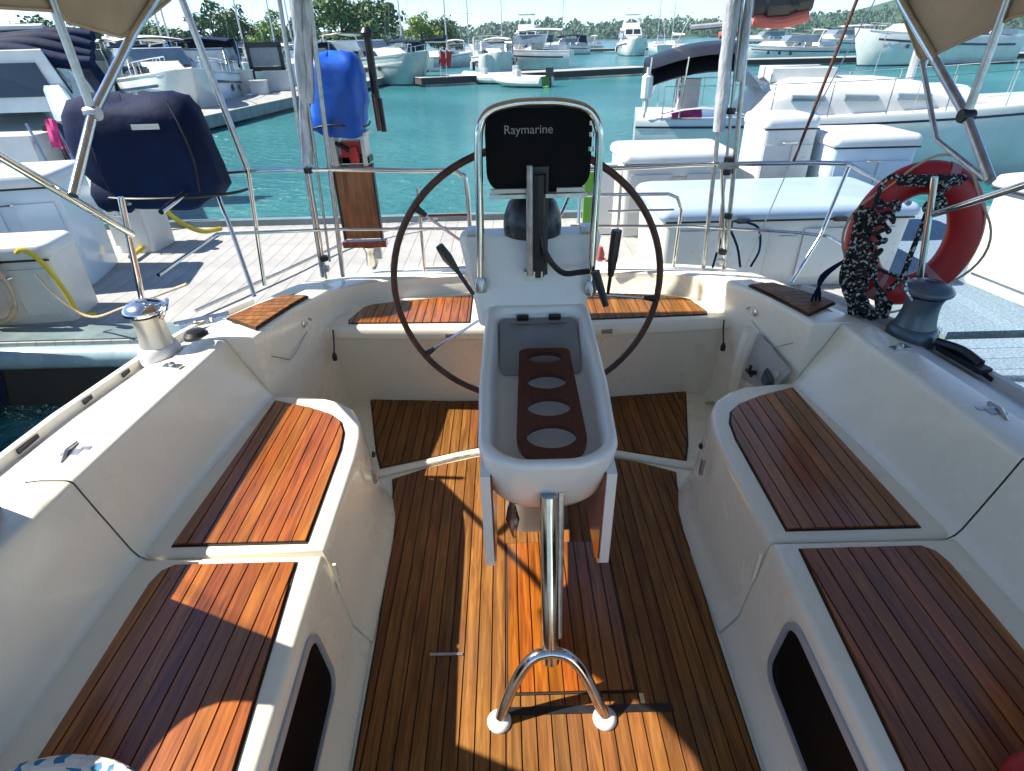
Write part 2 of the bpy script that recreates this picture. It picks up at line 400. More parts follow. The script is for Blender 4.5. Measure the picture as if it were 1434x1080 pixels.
# seat lockers
def locker(outline, s, inner_x):
    ox = max(p[0] for p in outline)
    def ring(z, ins, push):
        cx = sum(p[0] for p in outline)/len(outline); cy = sum(p[1] for p in outline)/len(outline)
        R = []
        for x, y in outline:
            wgt = max(0, min(1, (ox-x)/(ox-inner_x)))
            nx = x + (ins if x < cx else -ins)
            ny = y + (ins if y < cy else -ins)
            R.append((s*(nx-push*wgt), ny, z))
        return R
    g = G(); g.loft([ring(-.004, 0, .085), ring(.012, 0, .080), ring(.05, 0, .055), ring(.09, 0, .034), ring(.405, 0, .004), ring(.425, .001, 0), ring(.436, .006, 0), ring(.440, .016, 0)], True, True)
    return g.mk('seat_locker', gel, yacht, True, 60)
fo = [(.675, 1.1975), (1.24, 1.1975), (1.25, -.9), (.60, -.9), (.655, .6)]
fo = [(.60, -.9), (.655, .6), (.668, 1.0), (.676, 1.1975), (1.24, 1.1975), (1.26, -.9)]
ao = [(.676, 1.2045), (.677, 1.45), (.680, 1.66), (.690, 1.79), (.715, 1.90), (.76, 1.985), (.83, 2.045), (.93, 2.085), (1.05, 2.10), (1.16, 2.105), (1.21, 1.7), (1.24, 1.2045)]
ft = [(.742, 1.166), (1.105, 1.166), (1.135, 1.145), (1.147, 1.10), (1.142, .62), (1.12, -.3), (.63, -.3), (.70, .61)]
at_ = [(.735, 1.237), (.742, 1.70), (.755, 1.81), (.785, 1.885), (.84, 1.94), (.95, 1.995), (1.115, 2.055), (1.152, 1.237)]
for s in (-1, 1):
    L1 = locker(fo, s, .62); L2 = locker(ao, s, .676)
    OFF[L1.name] = OFF[yacht.name]; OFF[L2.name] = OFF[yacht.name]
    planks([(s*x, y) for x, y in ft], .442, L1, teak, x0=s*.744)
    planks([(s*x, y) for x, y in at_], .442, L2, teak, x0=s*.737)
# locker portlights
for s in (-1, 1):
    def wp(y, z, d): return (s*(.664-.03*(.42-z)/.36-.036*max(0, .9-y)-d), y, z)
    out = [(.53+u, .262+v) for u, v in rrect(.92, .262, .065, 5)]
    inn = [(.53+u, .262+v) for u, v in rrect(.882, .225, .050, 5)]
    g = G(); g.loft([[wp(y, z, -.004) for y, z in out], [wp(y, z, .008) for y, z in out], [wp(y, z, .011) for y, z in inn], [wp(y, z, .002) for y, z in inn]], True)
    f = g.mk('portlight', framegrey, yacht, True, 30)
    g = G(); g.add([wp(y, z, .003) for y, z in inn], [tuple(range(len(inn)))]); g.mk('pane', smoke, f)
# sole teak: forward and aft areas
fwd = [(-.56, -.3), (-.571, .8), (-.585, 1.25), (-.60, 1.55), (-.632, 1.80), (-.648, 1.96), (-.665, 2.045), (-.5, 2.125), (-.262, 2.198), (0, 2.225), (.262, 2.198), (.5, 2.125), (.665, 2.045), (.648, 1.96), (.632, 1.80), (.60, 1.55), (.585, 1.25), (.571, .8), (.56, -.3)]
fwd = fwd[::-1]
sp = thing  # no-op alias kept simple
floorp = G(); floorp.prism([(x*1.004, y) for x, y in fwd], -.005, -.0035); sole1 = floorp.mk('sole_grating', caulk, yacht); OFF[sole1.name] = OFF[yacht.name]
planks(fwd, -.003, sole1, teaks, x0=-.0013)
aft = [(-.735, 2.12), (-.5, 2.19), (-.262, 2.262), (0, 2.29), (.262, 2.262), (.5, 2.19), (.735, 2.12), (.78, 2.25), (.905, 2.745), (.45, 2.70), (0, 2.685), (-.45, 2.70), (-.905, 2.745), (-.78, 2.25)]
floorp = G(); floorp.prism([(x*1.004, y) for x, y in aft], -.005, -.0035); sole2 = floorp.mk('sole_grating', caulk, yacht); OFF[sole2.name] = OFF[yacht.name]
planks(aft, -.003, sole2, teaks, x0=-.0013)
# raised white arc between the two
pts = arc([(-.76, 2.075), (-.5, 2.158), (-.262, 2.23), (0, 2.258), (.262, 2.23), (.5, 2.158), (.76, 2.075)], 5) if False else None
A = [Vector((x, y, 0)) for x, y in ((-.76, 2.078), (-.5, 2.158), (-.262, 2.23), (0, 2.258), (.262, 2.23), (.5, 2.158), (.76, 2.078))]
A = arc(A, 5); rows = []
for i, p in enumerate(A):
    t = (A[min(i+1, len(A)-1)]-A[max(i-1, 0)]).normalized(); nrm = Vector((-t.y, t.x, 0))
    rows.append([p-nrm*.020+Vector((0, 0, -.004)), p-nrm*.017+Vector((0, 0, .012)), p-nrm*.008+Vector((0, 0, .017)), p+nrm*.008+Vector((0, 0, .017)), p+nrm*.017+Vector((0, 0, .012)), p+nrm*.020+Vector((0, 0, -.004))])
g = G(); g.loft(rows); g.mk('threshold', gel, yacht, True, 60)
# redder varnished foot board under the table and a black strip laid for a rail's shadow before it
g = G(); g.prism([(-.135, .998), (.268, .998), (.268, 1.62), (-.135, 1.62)], .0062, .0075); fb = g.mk('foot_board', caulk, yacht); OFF[fb.name] = OFF[yacht.name]
planks([(-.135, .998), (.268, .998), (.268, 1.62), (-.135, 1.62)], .0085, fb, teak, x0=-.0013, th=.006)
g = G(); g.box((.12, .950, .0072), (.50, .024, .003)); g.mk('shadow_strip', black, yacht)
g = G(); g.box((-.335, 1.142, .0085), (.11, .010, .004)); g.mk('hatch_joint', steel2, yacht)
g = G(); g.box((.281, .977, .009), (.014, .032, .006)); g.mk('hatch_latch', steel, yacht)

# helm seat with overhanging lip, wall below, teak on top
front = arc([(-1.06, 2.66, 0), (-.7, 2.632, 0), (-.35, 2.61, 0), (0, 2.60, 0), (.35, 2.61, 0), (.7, 2.632, 0), (1.06, 2.66, 0)], 4)
rows = []
for p in front:
    x, y = p.x, p.y
    rows.append([(x, y+.09, -.01), (x, y+.085, .01), (x, y+.055, .40), (x, y+.035, .425), (x, y+.004, .432), (x, y-.002, .44), (x, y, .485), (x, y+.006, .495), (x, y+.018, .5), (x, 3.12, .5)])
g = G(); g.loft(rows); hs = g.mk('helm_seat', gel, yacht, True, 50); OFF[hs.name] = OFF[yacht.name]
for s in (-1, 1):
    poly = [(s*.30, 2.665), (s*.935, 2.69), (s*.945, 2.74), (s*.90, 2.90), (s*.86, 2.935), (s*.65, 2.985), (s*.30, 3.04)]
    if s > 0: pass
    else: poly = poly[::-1]
    planks(poly, .5015, hs, teaks if s > 0 else teak, x0=0, th=.006)
# lid seams, latches and hooks
for s in (-1, 1):
    g = G(); g.tube([(s*1.0, 2.628, .50), (s*1.01, 2.64, .44), (s*1.01, 2.60, .37)], .004, 6); g.lathe([(.012, -.02), (.014, 0), (.008, .02)], (s*1.01, 2.60, .36), 10); g.mk('shower_hook', black, yacht, True)
    g = G(); g.box((s*.40, 2.606, .462), (.055, .012, .022)); g.mk('latch', steel2, yacht)
    # steps aft with teak and a hatch outline
    poly = [(s*1.165, 2.17), (s*1.345, 2.30), (s*1.20, 2.62), (s*1.075, 2.60)]
    cap = G()
    zf = lambda x, y: interp(COAM2, y)[2]+.007
    def tpoly(P, dz):
        return [(x, y, zf(x, y)+dz) for x, y in P]
    base = G(); base.loft([tpoly(poly, -.004), tpoly(poly, .005)], True, True); stp = base.mk('corner_step', caulk, yacht); OFF[stp.name] = OFF[yacht.name]
    cxm, cym = 1.2*s, 2.42
    for k in range(-20, 21):
        y0 = 2.4+k*.0457
        q = clip(clip([(cxm+(x-cxm)*.95, cym+(y-cym)*.97) for x, y in poly], y0+.002, 1, 1), y0+.0437, -1, 1)
        if len(q) >= 3:
            g = G(); g.loft([tpoly(q, .005), tpoly(q, .011)], True, True); g.mk('plank', teaks, stp)
    # crack of the locker lid on the inner face of the aft coaming
    g = G(); g.tube([(s*1.128, 2.17, .60), (s*1.105, 2.28, .52), (s*1.098, 2.34, .52)], .0025, 5); g.tube([(s*1.098, 2.34, .52), (s*1.072, 2.66, .585)], .0025, 5); g.mk('lid_seam', steel2, yacht)
    g = G(); g.lathe([(.018, 0), (.018, .004), (.009, .008), (.007, .02)], (0, 0, 0), 12, Matrix.Rotation(rad(-90*s), 3, 'Y')); 
    g.V = [v+Vector((s*1.088, 2.49, .60)) for v in g.V]; g.mk('pad_eye', steel, yacht, True)
    g = G(); g.tube([(s*1.085, 2.53, .615), (s*1.065, 2.545, .60), (s*1.083, 2.56, .575)], .004, 6); g.mk('hook', steel, yacht, True)
    # deck crack lines on the coaming crown, small folding cleat
    yc = 1.33 if s < 0 else 1.42
    g = G(); g.tube([(s*1.385, yc-.05, .742), (s*1.40, yc, .752), (s*1.405, yc+.05, .742)], .006, 6); g.box((s*1.39, yc, .741), (.05, .03, .008)); g.box((s*1.36, yc+.02, .741), (.03, .018, .006)); g.mk('folding_cleat', steel2, yacht, True)
    g = G(); g.box((s*1.36, 1.86, .733), (.075, .03, .006), rz=s*.2); g.lathe([(.012, .73), (.012, .745), (.006, .75)], (s*1.36, 1.86, 0), 10); g.mk('deck_plate', steel, yacht)
    # scupper, seat latch
    g = G(); g.box((s*.645, 1.72, .30), (.012, .018, .075)); g.mk('seat_latch', steel2, yacht)
    g = G(); g.lathe([(.013, 0), (.013, .006), (.006, .012)], (0, 0, 0), 12, Matrix.Rotation(rad(-90*s), 3, 'Y')); g.V = [v+Vector((s*.654, 1.78, .355)) for v in g.V]; g.mk('seat_latch', black, yacht, True)
    g = G(); g.box((s*.653, 1.20, .33), (.010, .013, .12)); g.mk('lid_tab', gel, yacht)
    g = G(); g.box((s*1.0, 2.60, .012), (.05, .02, .006)); g.mk('floor_drain', steel2, yacht)
# shower and outlet recess on the right inner face
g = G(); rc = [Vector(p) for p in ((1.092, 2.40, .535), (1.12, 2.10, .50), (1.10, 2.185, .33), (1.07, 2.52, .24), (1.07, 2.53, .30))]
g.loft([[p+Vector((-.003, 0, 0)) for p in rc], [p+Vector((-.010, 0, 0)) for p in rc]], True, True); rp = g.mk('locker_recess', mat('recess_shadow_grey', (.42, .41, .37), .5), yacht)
g = G(); g.tube([(1.075, 2.33, .36), (1.045, 2.33, .36)], .012, 8); g.tube([(1.045, 2.30, .36), (1.045, 2.36, .36)], .008, 8); g.tube([(1.045, 2.33, .36), (1.045, 2.33, .40)], .008, 8); g.mk('shower_tap', black, yacht, True)
g = G(); g.box((1.080, 2.22, .385), (.012, .075, .075), M4=Matrix.Rotation(.3, 3, 'X')); g.box((1.072, 2.22, .385), (.006, .055, .055), M4=Matrix.Rotation(.3, 3, 'X')); g.mk('power_outlet', grey, yacht)
g = G(); g.tube([(1.09, 2.155, .47), (1.085, 2.15, .40), (1.09, 2.20, .33)], .005, 6); g.mk('outlet_frame', steel2, yacht, True)
# rounded moulded pillar next to the recess
g = G(); g.tube(arc([(1.085, 2.50, .02), (1.075, 2.49, .2), (1.07, 2.47, .40), (1.08, 2.45, .52)], 4), .045, 10); g.mk('moulded_pillar', gel, yacht, True)

# winches
def winch(s, mt_low, mt_drum, mt_top):
    x, y = s*(1.515 if s < 0 else 1.535), 2.05
    zb = .685; kk = .86 if s < 0 else 1.0
    g = G(); g.lathe([(kk*.092, zb-.02), (kk*.092, zb+.02), (kk*.082, zb+.045), (kk*.075, zb+.05)], (x, y, 0), 28); base = g.mk('winch', mt_low, yacht, True, 40); OFF[base.name] = OFF[yacht.name]
    g = G(); g.lathe([(kk*.074, zb+.05), (kk*.068, zb+.075), (kk*.062, zb+.11), (kk*.062, zb+.15), (kk*.070, zb+.175)], (x, y, 0), 28); g.mk('drum', mt_drum, base, True, 40)
    g = G(); g.lathe([(kk*.060, zb+.175), (kk*.060, zb+.19)], (x, y, 0), 28); g.mk('jaw_gap', black, base, True)
    g = G(); g.lathe([(kk*.086, zb+.188), (kk*.090, zb+.195), (kk*.088, zb+.206), (kk*.070, zb+.222), (kk*.035, zb+.232), (kk*.022, zb+.233), (kk*.020, zb+.226), (kk*.001, zb+.226)], (x, y, 0), 28); g.mk('cap', mt_top, base, True, 40)
    g = G(); g.tube(arc([(x+.07*s*-1, y-.03, zb+.17), (x-.09*s, y-.01, zb+.2), (x-.07*s, y+.05, zb+.215)], 4), .008, 6); g.mk('feeder_arm', steel, base, True)
    return base
winch(-1, whitem, drum, steel); winch(1, grey, grey, grey)  # right winch: its shade is put into the dark grey colour
g = G(); g.lathe([(.05, .672), (.05, .70), (.035, .715), (.001, .72)], (-1.44, 2.20, 0), 18); g.mk('shadow_disc', black, yacht, True)  # black disc stands for the dark oval shadow beside the winch
g = G(); g.tube(arc([(1.62, 1.78, .70), (1.60, 1.86, .715), (1.57, 1.95, .705)], 4), .018, 8); g.box((1.60, 1.84, .69), (.05, .2, .02), rz=.15); g.mk('rope_clutch', black, yacht, True)

# ---------------------------------------------------------------- pedestal, console, wheel
P0 = Vector((0, 1.18, .805)); vv = Vector((0, .63, .165)).normalized(); nn = Vector((1, 0, 0)).cross(vv)
def cp(u, v, h=0): return P0+Vector((u, 0, 0))+vv*v+nn*h
def cons_outline(ins):
    hw0, hw1 = .192-ins, .178-ins; v0, v1 = -.035+ins, .66-ins; r = .135-ins*.6; o = []
    def arcp(cx, cy, rx, ry, a0, a1, n):
        for k in range(n+1):
            q = rad(a0+(a1-a0)*k/n); o.append((cx+rx*math.cos(q), cy+ry*math.sin(q)))
    arcp(hw0-r, v0+r*.72, r, r*.72, -90, 0, 8)
    o.append((hw0+.002, (v0+v1)*.45))
    rr = .035
    arcp(hw1-rr, v1-rr, rr, rr, 0, 90, 4)
    arcp(-hw1+rr, v1-rr, rr, rr, 90, 180, 4)
    o.append((-hw0-.002, (v0+v1)*.45))
    arcp(-hw0+r, v0+r*.72, r, r*.72, 180, 270, 8)
    return o
def cring(ins, h): return [cp(u, v, h) for u, v in cons_outline(ins)]
g = G(); g.loft([cring(.09, -.285), cring(.045, -.265), cring(.026, -.22), cring(.010, -.12), cring(0, -.02), cring(.004, -.006), cring(.012, 0), cring(.022, 0), cring(.030, -.006), cring(.036, -.030), cring(.048, -.074), cring(.064, -.084)], True, True)
console = g.mk('helm_console', gel2, yacht, True, 60); OFF[console.name] = OFF[yacht.name]
# smoked lid plate at the aft end of the tray
pl = [(u*1.0, .497+v) for u, v in rrect(.262, .225, .02, 4)]
lh = lambda v: -.076+(v-.385)*.20
g = G(); g.loft([[cp(u, v, lh(v)-.007) for u, v in pl], [cp(u, v, lh(v)) for u, v in pl]], True, True); g.mk('tray_lid', mat('smoked_plate', (.25, .27, .29), .12, var=.1, scale=3, coat=.5), console)
for u in (-.052, .058):
    g = G(); pts = [(u+a, .612+b) for a, b in rrect(.042, .016, .006, 3)]; g.loft([[cp(a, b-.006, -.045) for a, b in pts], [cp(a, b-.006, -.018) for a, b in pts]], True, True); g.mk('hinge', black, console)
# cup holder board with four oval holes
cent = [.085, .195, .30, .405]; hx = [.070, .064, .060, .055]; hy = [.042, .036, .033, .026]
g = G(); n = 24; zt, zb2 = -.022, -.040
def board_half(v): return .100-.02*(v-.0)/.45
cells = [(.0, .14), (.14, .247), (.247, .352), (.352, .448)]
n = 32
def bh(v): return .102-.022*v/.45
for ci, ((a, b), c, rx, ry) in enumerate(zip(cells, cent, hx, hy)):
    inner_t, outer_t = [], []
    for k in range(n):
        q = 2*math.pi*k/n; cu, su = math.cos(q), math.sin(q)
        inner_t.append((.012+rx*cu, c+ry*su))
        if (ci == 0 and su < 0) or (ci == 3 and su > 0):
            e_ = 2/(2.4 if ci == 0 else 5); hv = (c-a) if su < 0 else (b-c)
            ov = c+math.copysign(abs(su)**e_*hv, su); ou = .012+math.copysign(abs(cu)**e_, cu)*bh(c)
        else:
            m_ = max(abs(cu), abs(su)); pu, pv_ = cu/m_, su/m_      # square parametrisation keeps the corners
            ov = c+(pv_*(b-c) if pv_ > 0 else pv_*(c-a)); ou = .012+pu*bh(ov)
        outer_t.append((ou, ov))
    n0 = len(g.V)
    for (L_, h) in ((inner_t, zt), (outer_t, zt), (inner_t, zb2), (outer_t, zb2)): g.V += [cp(u, v, h) for u, v in L_]
    for k in range(n):
        l = (k+1) % n
        g.F += [[n0+k, n0+l, n0+n+l, n0+n+k], [n0+2*n+k, n0+3*n+k, n0+3*n+l, n0+2*n+l], [n0+k, n0+2*n+k, n0+2*n+l, n0+l]]
        pq = outer_t[k][1]+outer_t[l][1]
        if (ci > 0 and abs(pq-2*a) < 1e-5) or (ci < 3 and abs(pq-2*b) < 1e-5): continue
        g.F.append([n0+n+k, n0+n+l, n0+3*n+l, n0+3*n+k])
g.mk('cup_holder', cupw, console)
# latch under front lip of the tray
g = G(); g.box(cp(.012, -.0, -.045), (.018, .02, .03)); g.mk('tray_catch', whitem, console)
# folded table leaves
for s in (-1, 1):
    x = s*.176
    pr = [(y, z) for y, z in ((1.235, .325), (1.27, .315), (1.72, .36), (1.76, .40), (1.76, .80), (1.20, .72), (1.205, .36))]
    g = G(); g.loft([[(x-.014, y, z) for y, z in pr], [(x+.014, y, z) for y, z in pr]], True, True); lf = g.mk('table_leaf', gel2, yacht); OFF[lf.name] = OFF[yacht.name]
    g = G(); g.loft([[(x-s*.0145, y*.96+.06, z*.96+.02) for y, z in pr], [(x-s*.019, y*.96+.06, z*.96+.02) for y, z in pr]], True, True); g.mk('inner_facing', varn, lf)
# lower column
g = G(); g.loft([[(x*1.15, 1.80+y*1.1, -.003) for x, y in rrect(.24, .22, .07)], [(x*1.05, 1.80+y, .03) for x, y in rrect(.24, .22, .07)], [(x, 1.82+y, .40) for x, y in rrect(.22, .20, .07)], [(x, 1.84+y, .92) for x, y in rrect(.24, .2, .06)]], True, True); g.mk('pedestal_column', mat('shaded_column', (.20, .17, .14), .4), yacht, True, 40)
g = G()
for k in range(5): g.tube(arc([(-.10+.02*k, 1.50+.02*k, .66), (-.12+.03*k, 1.47, .50+.01*k), (-.08+.015*k, 1.60, .36), (-.05, 1.70, .30-.02*k)], 5), .008, 6)
g.mk('cable_bundle', black, yacht, True)
g = G(); g.tube([(-.105, 1.32, .72), (-.105, 1.30, .52)], .008, 8); g.tube([(-.105, 1.30, .52), (-.103, 1.29, .47), (-.1, 1.27, .41)], [.012, .022, .004], 8); g.mk('table_latch_rod', steel, yacht, True)
g = G(); g.tube([(.06, 1.45, .52), (.12, 1.45, .50)], .014, 8); g.lathe([(.02, 0), (.028, .01), (.02, .02)], (.09, 1.45, .48), 12); g.mk('shackle', steel2, yacht, True)
# chrome folding leg
g = G(); g.tube([(0, 1.185, .66), (0, 1.10, .42), (0, 1.022, .22), (0, 1.005, .17)], .0255, 14); lg = g.mk('table_leg', steel, yacht, True, 60); OFF[lg.name] = OFF[yacht.name]
g = G(); g.tube([(.036, 1.20, .66), (.032, 1.115, .43), (.026, 1.035, .24)], .009, 8); g.mk('stay_rod', steel2, lg, True)
for s in (-1, 1):
    g = G(); g.tube(arc([(0, 1.005, .215), (s*.045, 1.0, .205), (s*.085, .985, .165), (s*.125, .955, .09), (s*.155, .925, .02)], 5), .017, 12); g.mk('foot_tube', steel, lg, True, 60)
    g = G(); g.lathe([(.036, .0065), (.036, .012), (.028, .019), (.018, .024)], (s*.158, .921, 0), 20); g.mk('foot_pad', whitem, lg, True, 60)
# upper pedestal box
def pbx(z, w0, y0, y1, r=.04): return [((x), (y0+y1)/2+y, z) for x, y in rrect(w0*2, y1-y0, r)]
g = G(); g.loft([[(v[0]-.02, v[1], v[2]) for v in r] for r in (pbx(.90, .185, 1.78, 1.94), pbx(.96, .195, 1.80, 1.95), pbx(1.08, .222, 1.83, 1.96), pbx(1.175, .240, 1.855, 1.965), pbx(1.19, .232, 1.86, 1.96))], True, True)
ped = g.mk('binnacle', gel2, yacht, True, 50); OFF[ped.name] = OFF[yacht.name]
# compass dome
g = G(); g.lathe([(.095, 1.19), (.098, 1.215), (.095, 1.25), (.080, 1.29), (.055, 1.32), (.02, 1.335), (.001, 1.336)], (-.012, 1.90, 0), 24); g.mk('compass', mat('dark_compass', (.015, .025, .035), .25), ped, True)
for s, x in ((-1, -.205), (1, .175)):
    g = G(); g.box((x, 1.90, 1.20), (.05, .05, .022)); g.mk('switch_pad', steel2, ped)
# guard hoop
hp = arc([(-.190, 1.785, 1.07), (-.182, 1.785, 1.25), (-.176, 1.785, 1.46), (-.168, 1.785, 1.535), (-.138, 1.785, 1.575), (-.07, 1.785, 1.592), (0, 1.785, 1.595), (.07, 1.785, 1.592), (.140, 1.785, 1.574), (.172, 1.785, 1.532), (.181, 1.785, 1.46), (.178, 1.785, 1.25), (.178, 1.785, 1.05)], 4)
g = G(); g.tube(hp, .0125, 10)
hoop = g.mk('guard_hoop', steel, ped, True, 60)
for x, z in ((-.190, 1.06), (.178, 1.04)):
    g = G(); g.lathe([(.020, z-.03), (.022, z), (.014, z+.02)], (x, 1.785, 0), 12); g.box((x, 1.80, z-.02), (.03, .04, .03)); g.mk('hoop_foot', steel2, ped, True)
g = G(); g.tube([(-.026, 1.765, 1.09), (-.026, 1.765, 1.43)], .011, 8); g.box((-.015, 1.78, 1.085), (.06, .03, .03)); g.mk('centre_post', steel2, ped, True)
g = G(); g.tube([(.000, 1.785, 1.08), (.000, 1.785, 1.40)], .024, 8); g.mk('pod_arm', black, ped, True)
g = G(); g.box((.01, 1.80, 1.25), (.045, .02, .34)); g.mk('cable_channel', black, ped)
# instrument cover
ic = []
for (ins, yy) in ((.012, 1.795), (.0, 1.80), (0, 1.84), (.02, 1.865)):
    row = []
    for x, z in rrect(.315-2*ins, .236-2*ins, .060, 6):
        row.append((x+.002+(-.0 if z > 0 else 0), yy+.0, 1.462+z))
    ic.append(row)
g = G(); g.loft(ic, True, True); icv = g.mk('instrument_cover', blackcloth, yacht, True, 40); OFF[icv.name] = OFF[yacht.name]
g = G(); g.box((-.07, 1.79, 1.352), (.15, .012, .012)); g.box((.10, 1.79, 1.352), (.085, .012, .012)); g.mk('bottom_trim', whitem, icv)
g = G(); g.box((0.0, 1.80, 1.335), (.30, .03, .012)); g.mk('shelf_bar', steel2, icv)
for z in (1.53, 1.50, 1.46):
    g = G(); g.lathe([(.010, 0), (.010, .012), (.004, .014)], (.158, 1.80, z), 10); g.mk('clamp_knob', steel, icv, True)
cu = bpy.data.curves.new('lettering', 'FONT'); cu.body = 'Raymarine'; cu.size = .034; cu.extrude = .0008; cu.align_x = 'CENTER'
tmp = bpy.data.objects.new('tmp_lettering', cu); col.objects.link(tmp)
dg = bpy.context.evaluated_depsgraph_get(); me = bpy.data.meshes.new_from_object(tmp.evaluated_get(dg)); bpy.data.objects.remove(tmp)
me.transform(Matrix.Translation(Vector((-.028, 1.7935, 1.512))-OFF[yacht.name]) @ Matrix.Rotation(rad(90), 4, 'X'))
me.materials.clear(); me.materials.append(mat('letter_grey', (.30, .30, .30), .5))
lo = bpy.data.objects.new('lettering', me); col.objects.link(lo); lo.parent = icv
# black cable loop, levers
g = G(); g.tube(arc([(.012, 1.77, 1.22), (.022, 1.755, 1.17), (.05, 1.75, 1.125), (.085, 1.75, 1.098), (.13, 1.75, 1.10), (.165, 1.76, 1.10)], 5), .0095, 8); g.mk('cable', black, ped, True)
g = G(); g.tube([(.185, 1.76, 1.10), (.225, 1.74, .985)], [.015, .011], 8); g.mk('cable_stub', black, ped, True)
g = G(); g.tube([(-.215, 1.76, 1.03), (-.265, 1.755, 1.12)], .007, 8); g.tube([(-.262, 1.755, 1.115), (-.29, 1.752, 1.16), (-.312, 1.75, 1.20)], [.009, .017, .013], 10); g.mk('gear_lever', black, ped, True)
g = G(); g.tube([(.232, 1.76, 1.02), (.236, 1.755, 1.09)], .006, 8); g.tube([(.236, 1.755, 1.085), (.238, 1.75, 1.14), (.244, 1.75, 1.235)], [.010, .016, .017], 10); g.mk('throttle_lever', black, ped, True)
# wheel
WC = Vector((-.028, 2.0, .955)); WR = .495
g = G(); g.tube([WC+Vector((math.cos(q), 0, math.sin(q)))*WR for q in [2*math.pi*k/72 for k in range(72)]], .0125, 10, closed=True)
rim = g.mk('steering_wheel', rimw, yacht, True, 60); OFF[rim.name] = OFF[yacht.name]
for a in (142, 214, 286, -7, 66):
    q = rad(a); d = Vector((math.cos(q), 0, math.sin(q)))
    g = G(); g.tube([WC+Vector((0, -.02, 0))+d*.03, WC+d*(WR-.01)], .0055, 8); g.mk('spoke', steel, rim, True)
    g = G(); g.tube([WC+d*(WR-.05), WC+d*(WR-.008)], [.008, .014], 8); g.mk('spoke_socket', black, rim, True)
g = G(); g.lathe([(.05, -.05), (.055, 0), (.03, .03)], tuple(WC), 20, Matrix.Rotation(rad(90), 3, 'X')); g.mk('hub', steel, rim, True)

# ---------------------------------------------------------------- stern rail and gates
def rail(name, pts, r=.0125, m=steel, parent=yacht, sm_=False): 
    g = G(); g.tube(arc(pts, 5) if sm_ else pts, r, 8); return g.mk(name, m, parent, True, 60)
rail('stern_rail', [(-1.62, 2.55, 1.13), (-1.62, 2.95, 1.17), (-1.55, 3.1, 1.185), (-1.0, 3.1, 1.19), (-.60, 3.1, 1.175), (-.40, 3.1, 1.172), (-.335, 3.1, 1.15), (-.305, 3.1, 1.09), (-.30, 3.1, .62)], .0125, sm_=True)
rail('stern_rail', [(-1.70, 2.5, .86), (-1.66, 3.05, .885), (-1.0, 3.1, .88), (-.30, 3.1, .865)], .009)
rail('stern_rail', [(.20, 3.1, 1.155), (.9, 3.1, 1.17), (1.5, 3.1, 1.165), (1.68, 3.08, 1.16), (1.70, 2.7, 1.12), (1.66, 2.5, 1.10)], .0125)
rail('stern_rail', [(.25, 3.1, .865), (.9, 3.1, .85), (1.5, 3.1, .80), (1.66, 3.05, .79), (1.66, 2.6, .80)], .009)
rail('gate_frame', [(.30, 3.14, .60), (.30, 3.14, 1.0), (.33, 3.14, 1.02), (.78, 3.14, 1.015), (.83, 3.14, .995), (.86, 3.14, .93), (.86, 3.14, .60)], .010)
rail('gate_frame', [(-.58, 3.14, .60), (-.57, 3.14, 1.08)], .009); rail('gate_frame', [(-.58, 3.14, .93), (-.30, 3.14, .93)], .008, varn); rail('gate_frame', [(-.58, 3.14, .63), (-.30, 3.14, .63)], .008)
rail('gate_frame', [(.52, 3.14, .60), (.52, 3.14, 1.01)], .008); rail('gate_frame', [(.46, 3.14, .93), (.82, 3.14, .93)], .007)
for pts in ([(-1.46, 2.86, .60), (-1.56, 3.02, .88), (-1.63, 3.1, 1.17)], [(-1.14, 3.1, .60), (-1.12, 3.1, 1.19)], [(1.42, 2.86, .60), (1.60, 3.02, .80), (1.69, 3.08, 1.16)], [(1.14, 3.1, .60), (1.03, 3.1, 1.17)]):
    rail('rail_post', pts, .011)
# poles and backstays rising at the stern
def up(a, b, zt):
    a, b = Vector(a), Vector(b); t = (zt-a.z)/(b.z-a.z); return a+(b-a)*t
sleeve = mat('mottled_grey_sleeve', (.62, .66, .72), .3, .3, var=.1, scale=9, bump=.8, bscale=26, dirt=(.27, .30, .35), stretch=(3, 3, .8))
for a, b, r in (((-1.158, 3.1, .61), (-1.115, 3.1, 1.55), .011), ((-1.042, 3.1, .61), (-.985, 3.1, 1.55), .013), ((1.02, 3.1, .61), (.975, 3.1, 1.5), .012), ((1.141, 3.1, .61), (1.06, 3.1, 1.6), .013), ((1.085, 3.1, .70), (1.02, 3.1, 1.6), .008), ((-1.10, 3.1, .70), (-1.05, 3.1, 1.6), .007)):
    rail('stern_pole', [a, up(a, b, 4.0)], r, steel2)
for a, b, r in (((-1.115, 3.1, 1.22), (-1.02, 3.1, 1.92), .028), ((-1.045, 3.1, 1.50), (-.975, 3.1, 1.92), .022), ((.985, 3.1, 1.33), (.955, 3.1, 1.88), .034), ((1.045, 3.1, 1.55), (1.03, 3.1, 1.88), .02)):
    g = G(); n_ = 30; P = [Vector(a).lerp(up(a, b, 3.6), i/n_) for i in range(n_+1)]
    g.tube([p+Vector((rnd.uniform(-.003, .003), rnd.uniform(-.003, .003), 0)) for p in P], [r*rnd.uniform(.85, 1.12) for _ in P], 9); g.mk('halyard_sleeve', sleeve, yacht, True, 60)
for x, z in ((-1.13, .72), (-1.13, .66), (1.115, .70), (1.115, .64), (1.06, 1.19), (1.06, 1.13), (1.11, .90), (1.03, 1.42), (-1.12, 1.19)):
    g = G(); g.lathe([(.022, z-.014), (.024, z), (.022, z+.014)], (x, 3.1, 0), 12); g.mk('clamp', black if z > .68 else steel2, yacht, True)
g = G(); g.box((1.06, 3.09, 1.165), (.10, .03, .03)); g.mk('clamp', steel2, yacht)
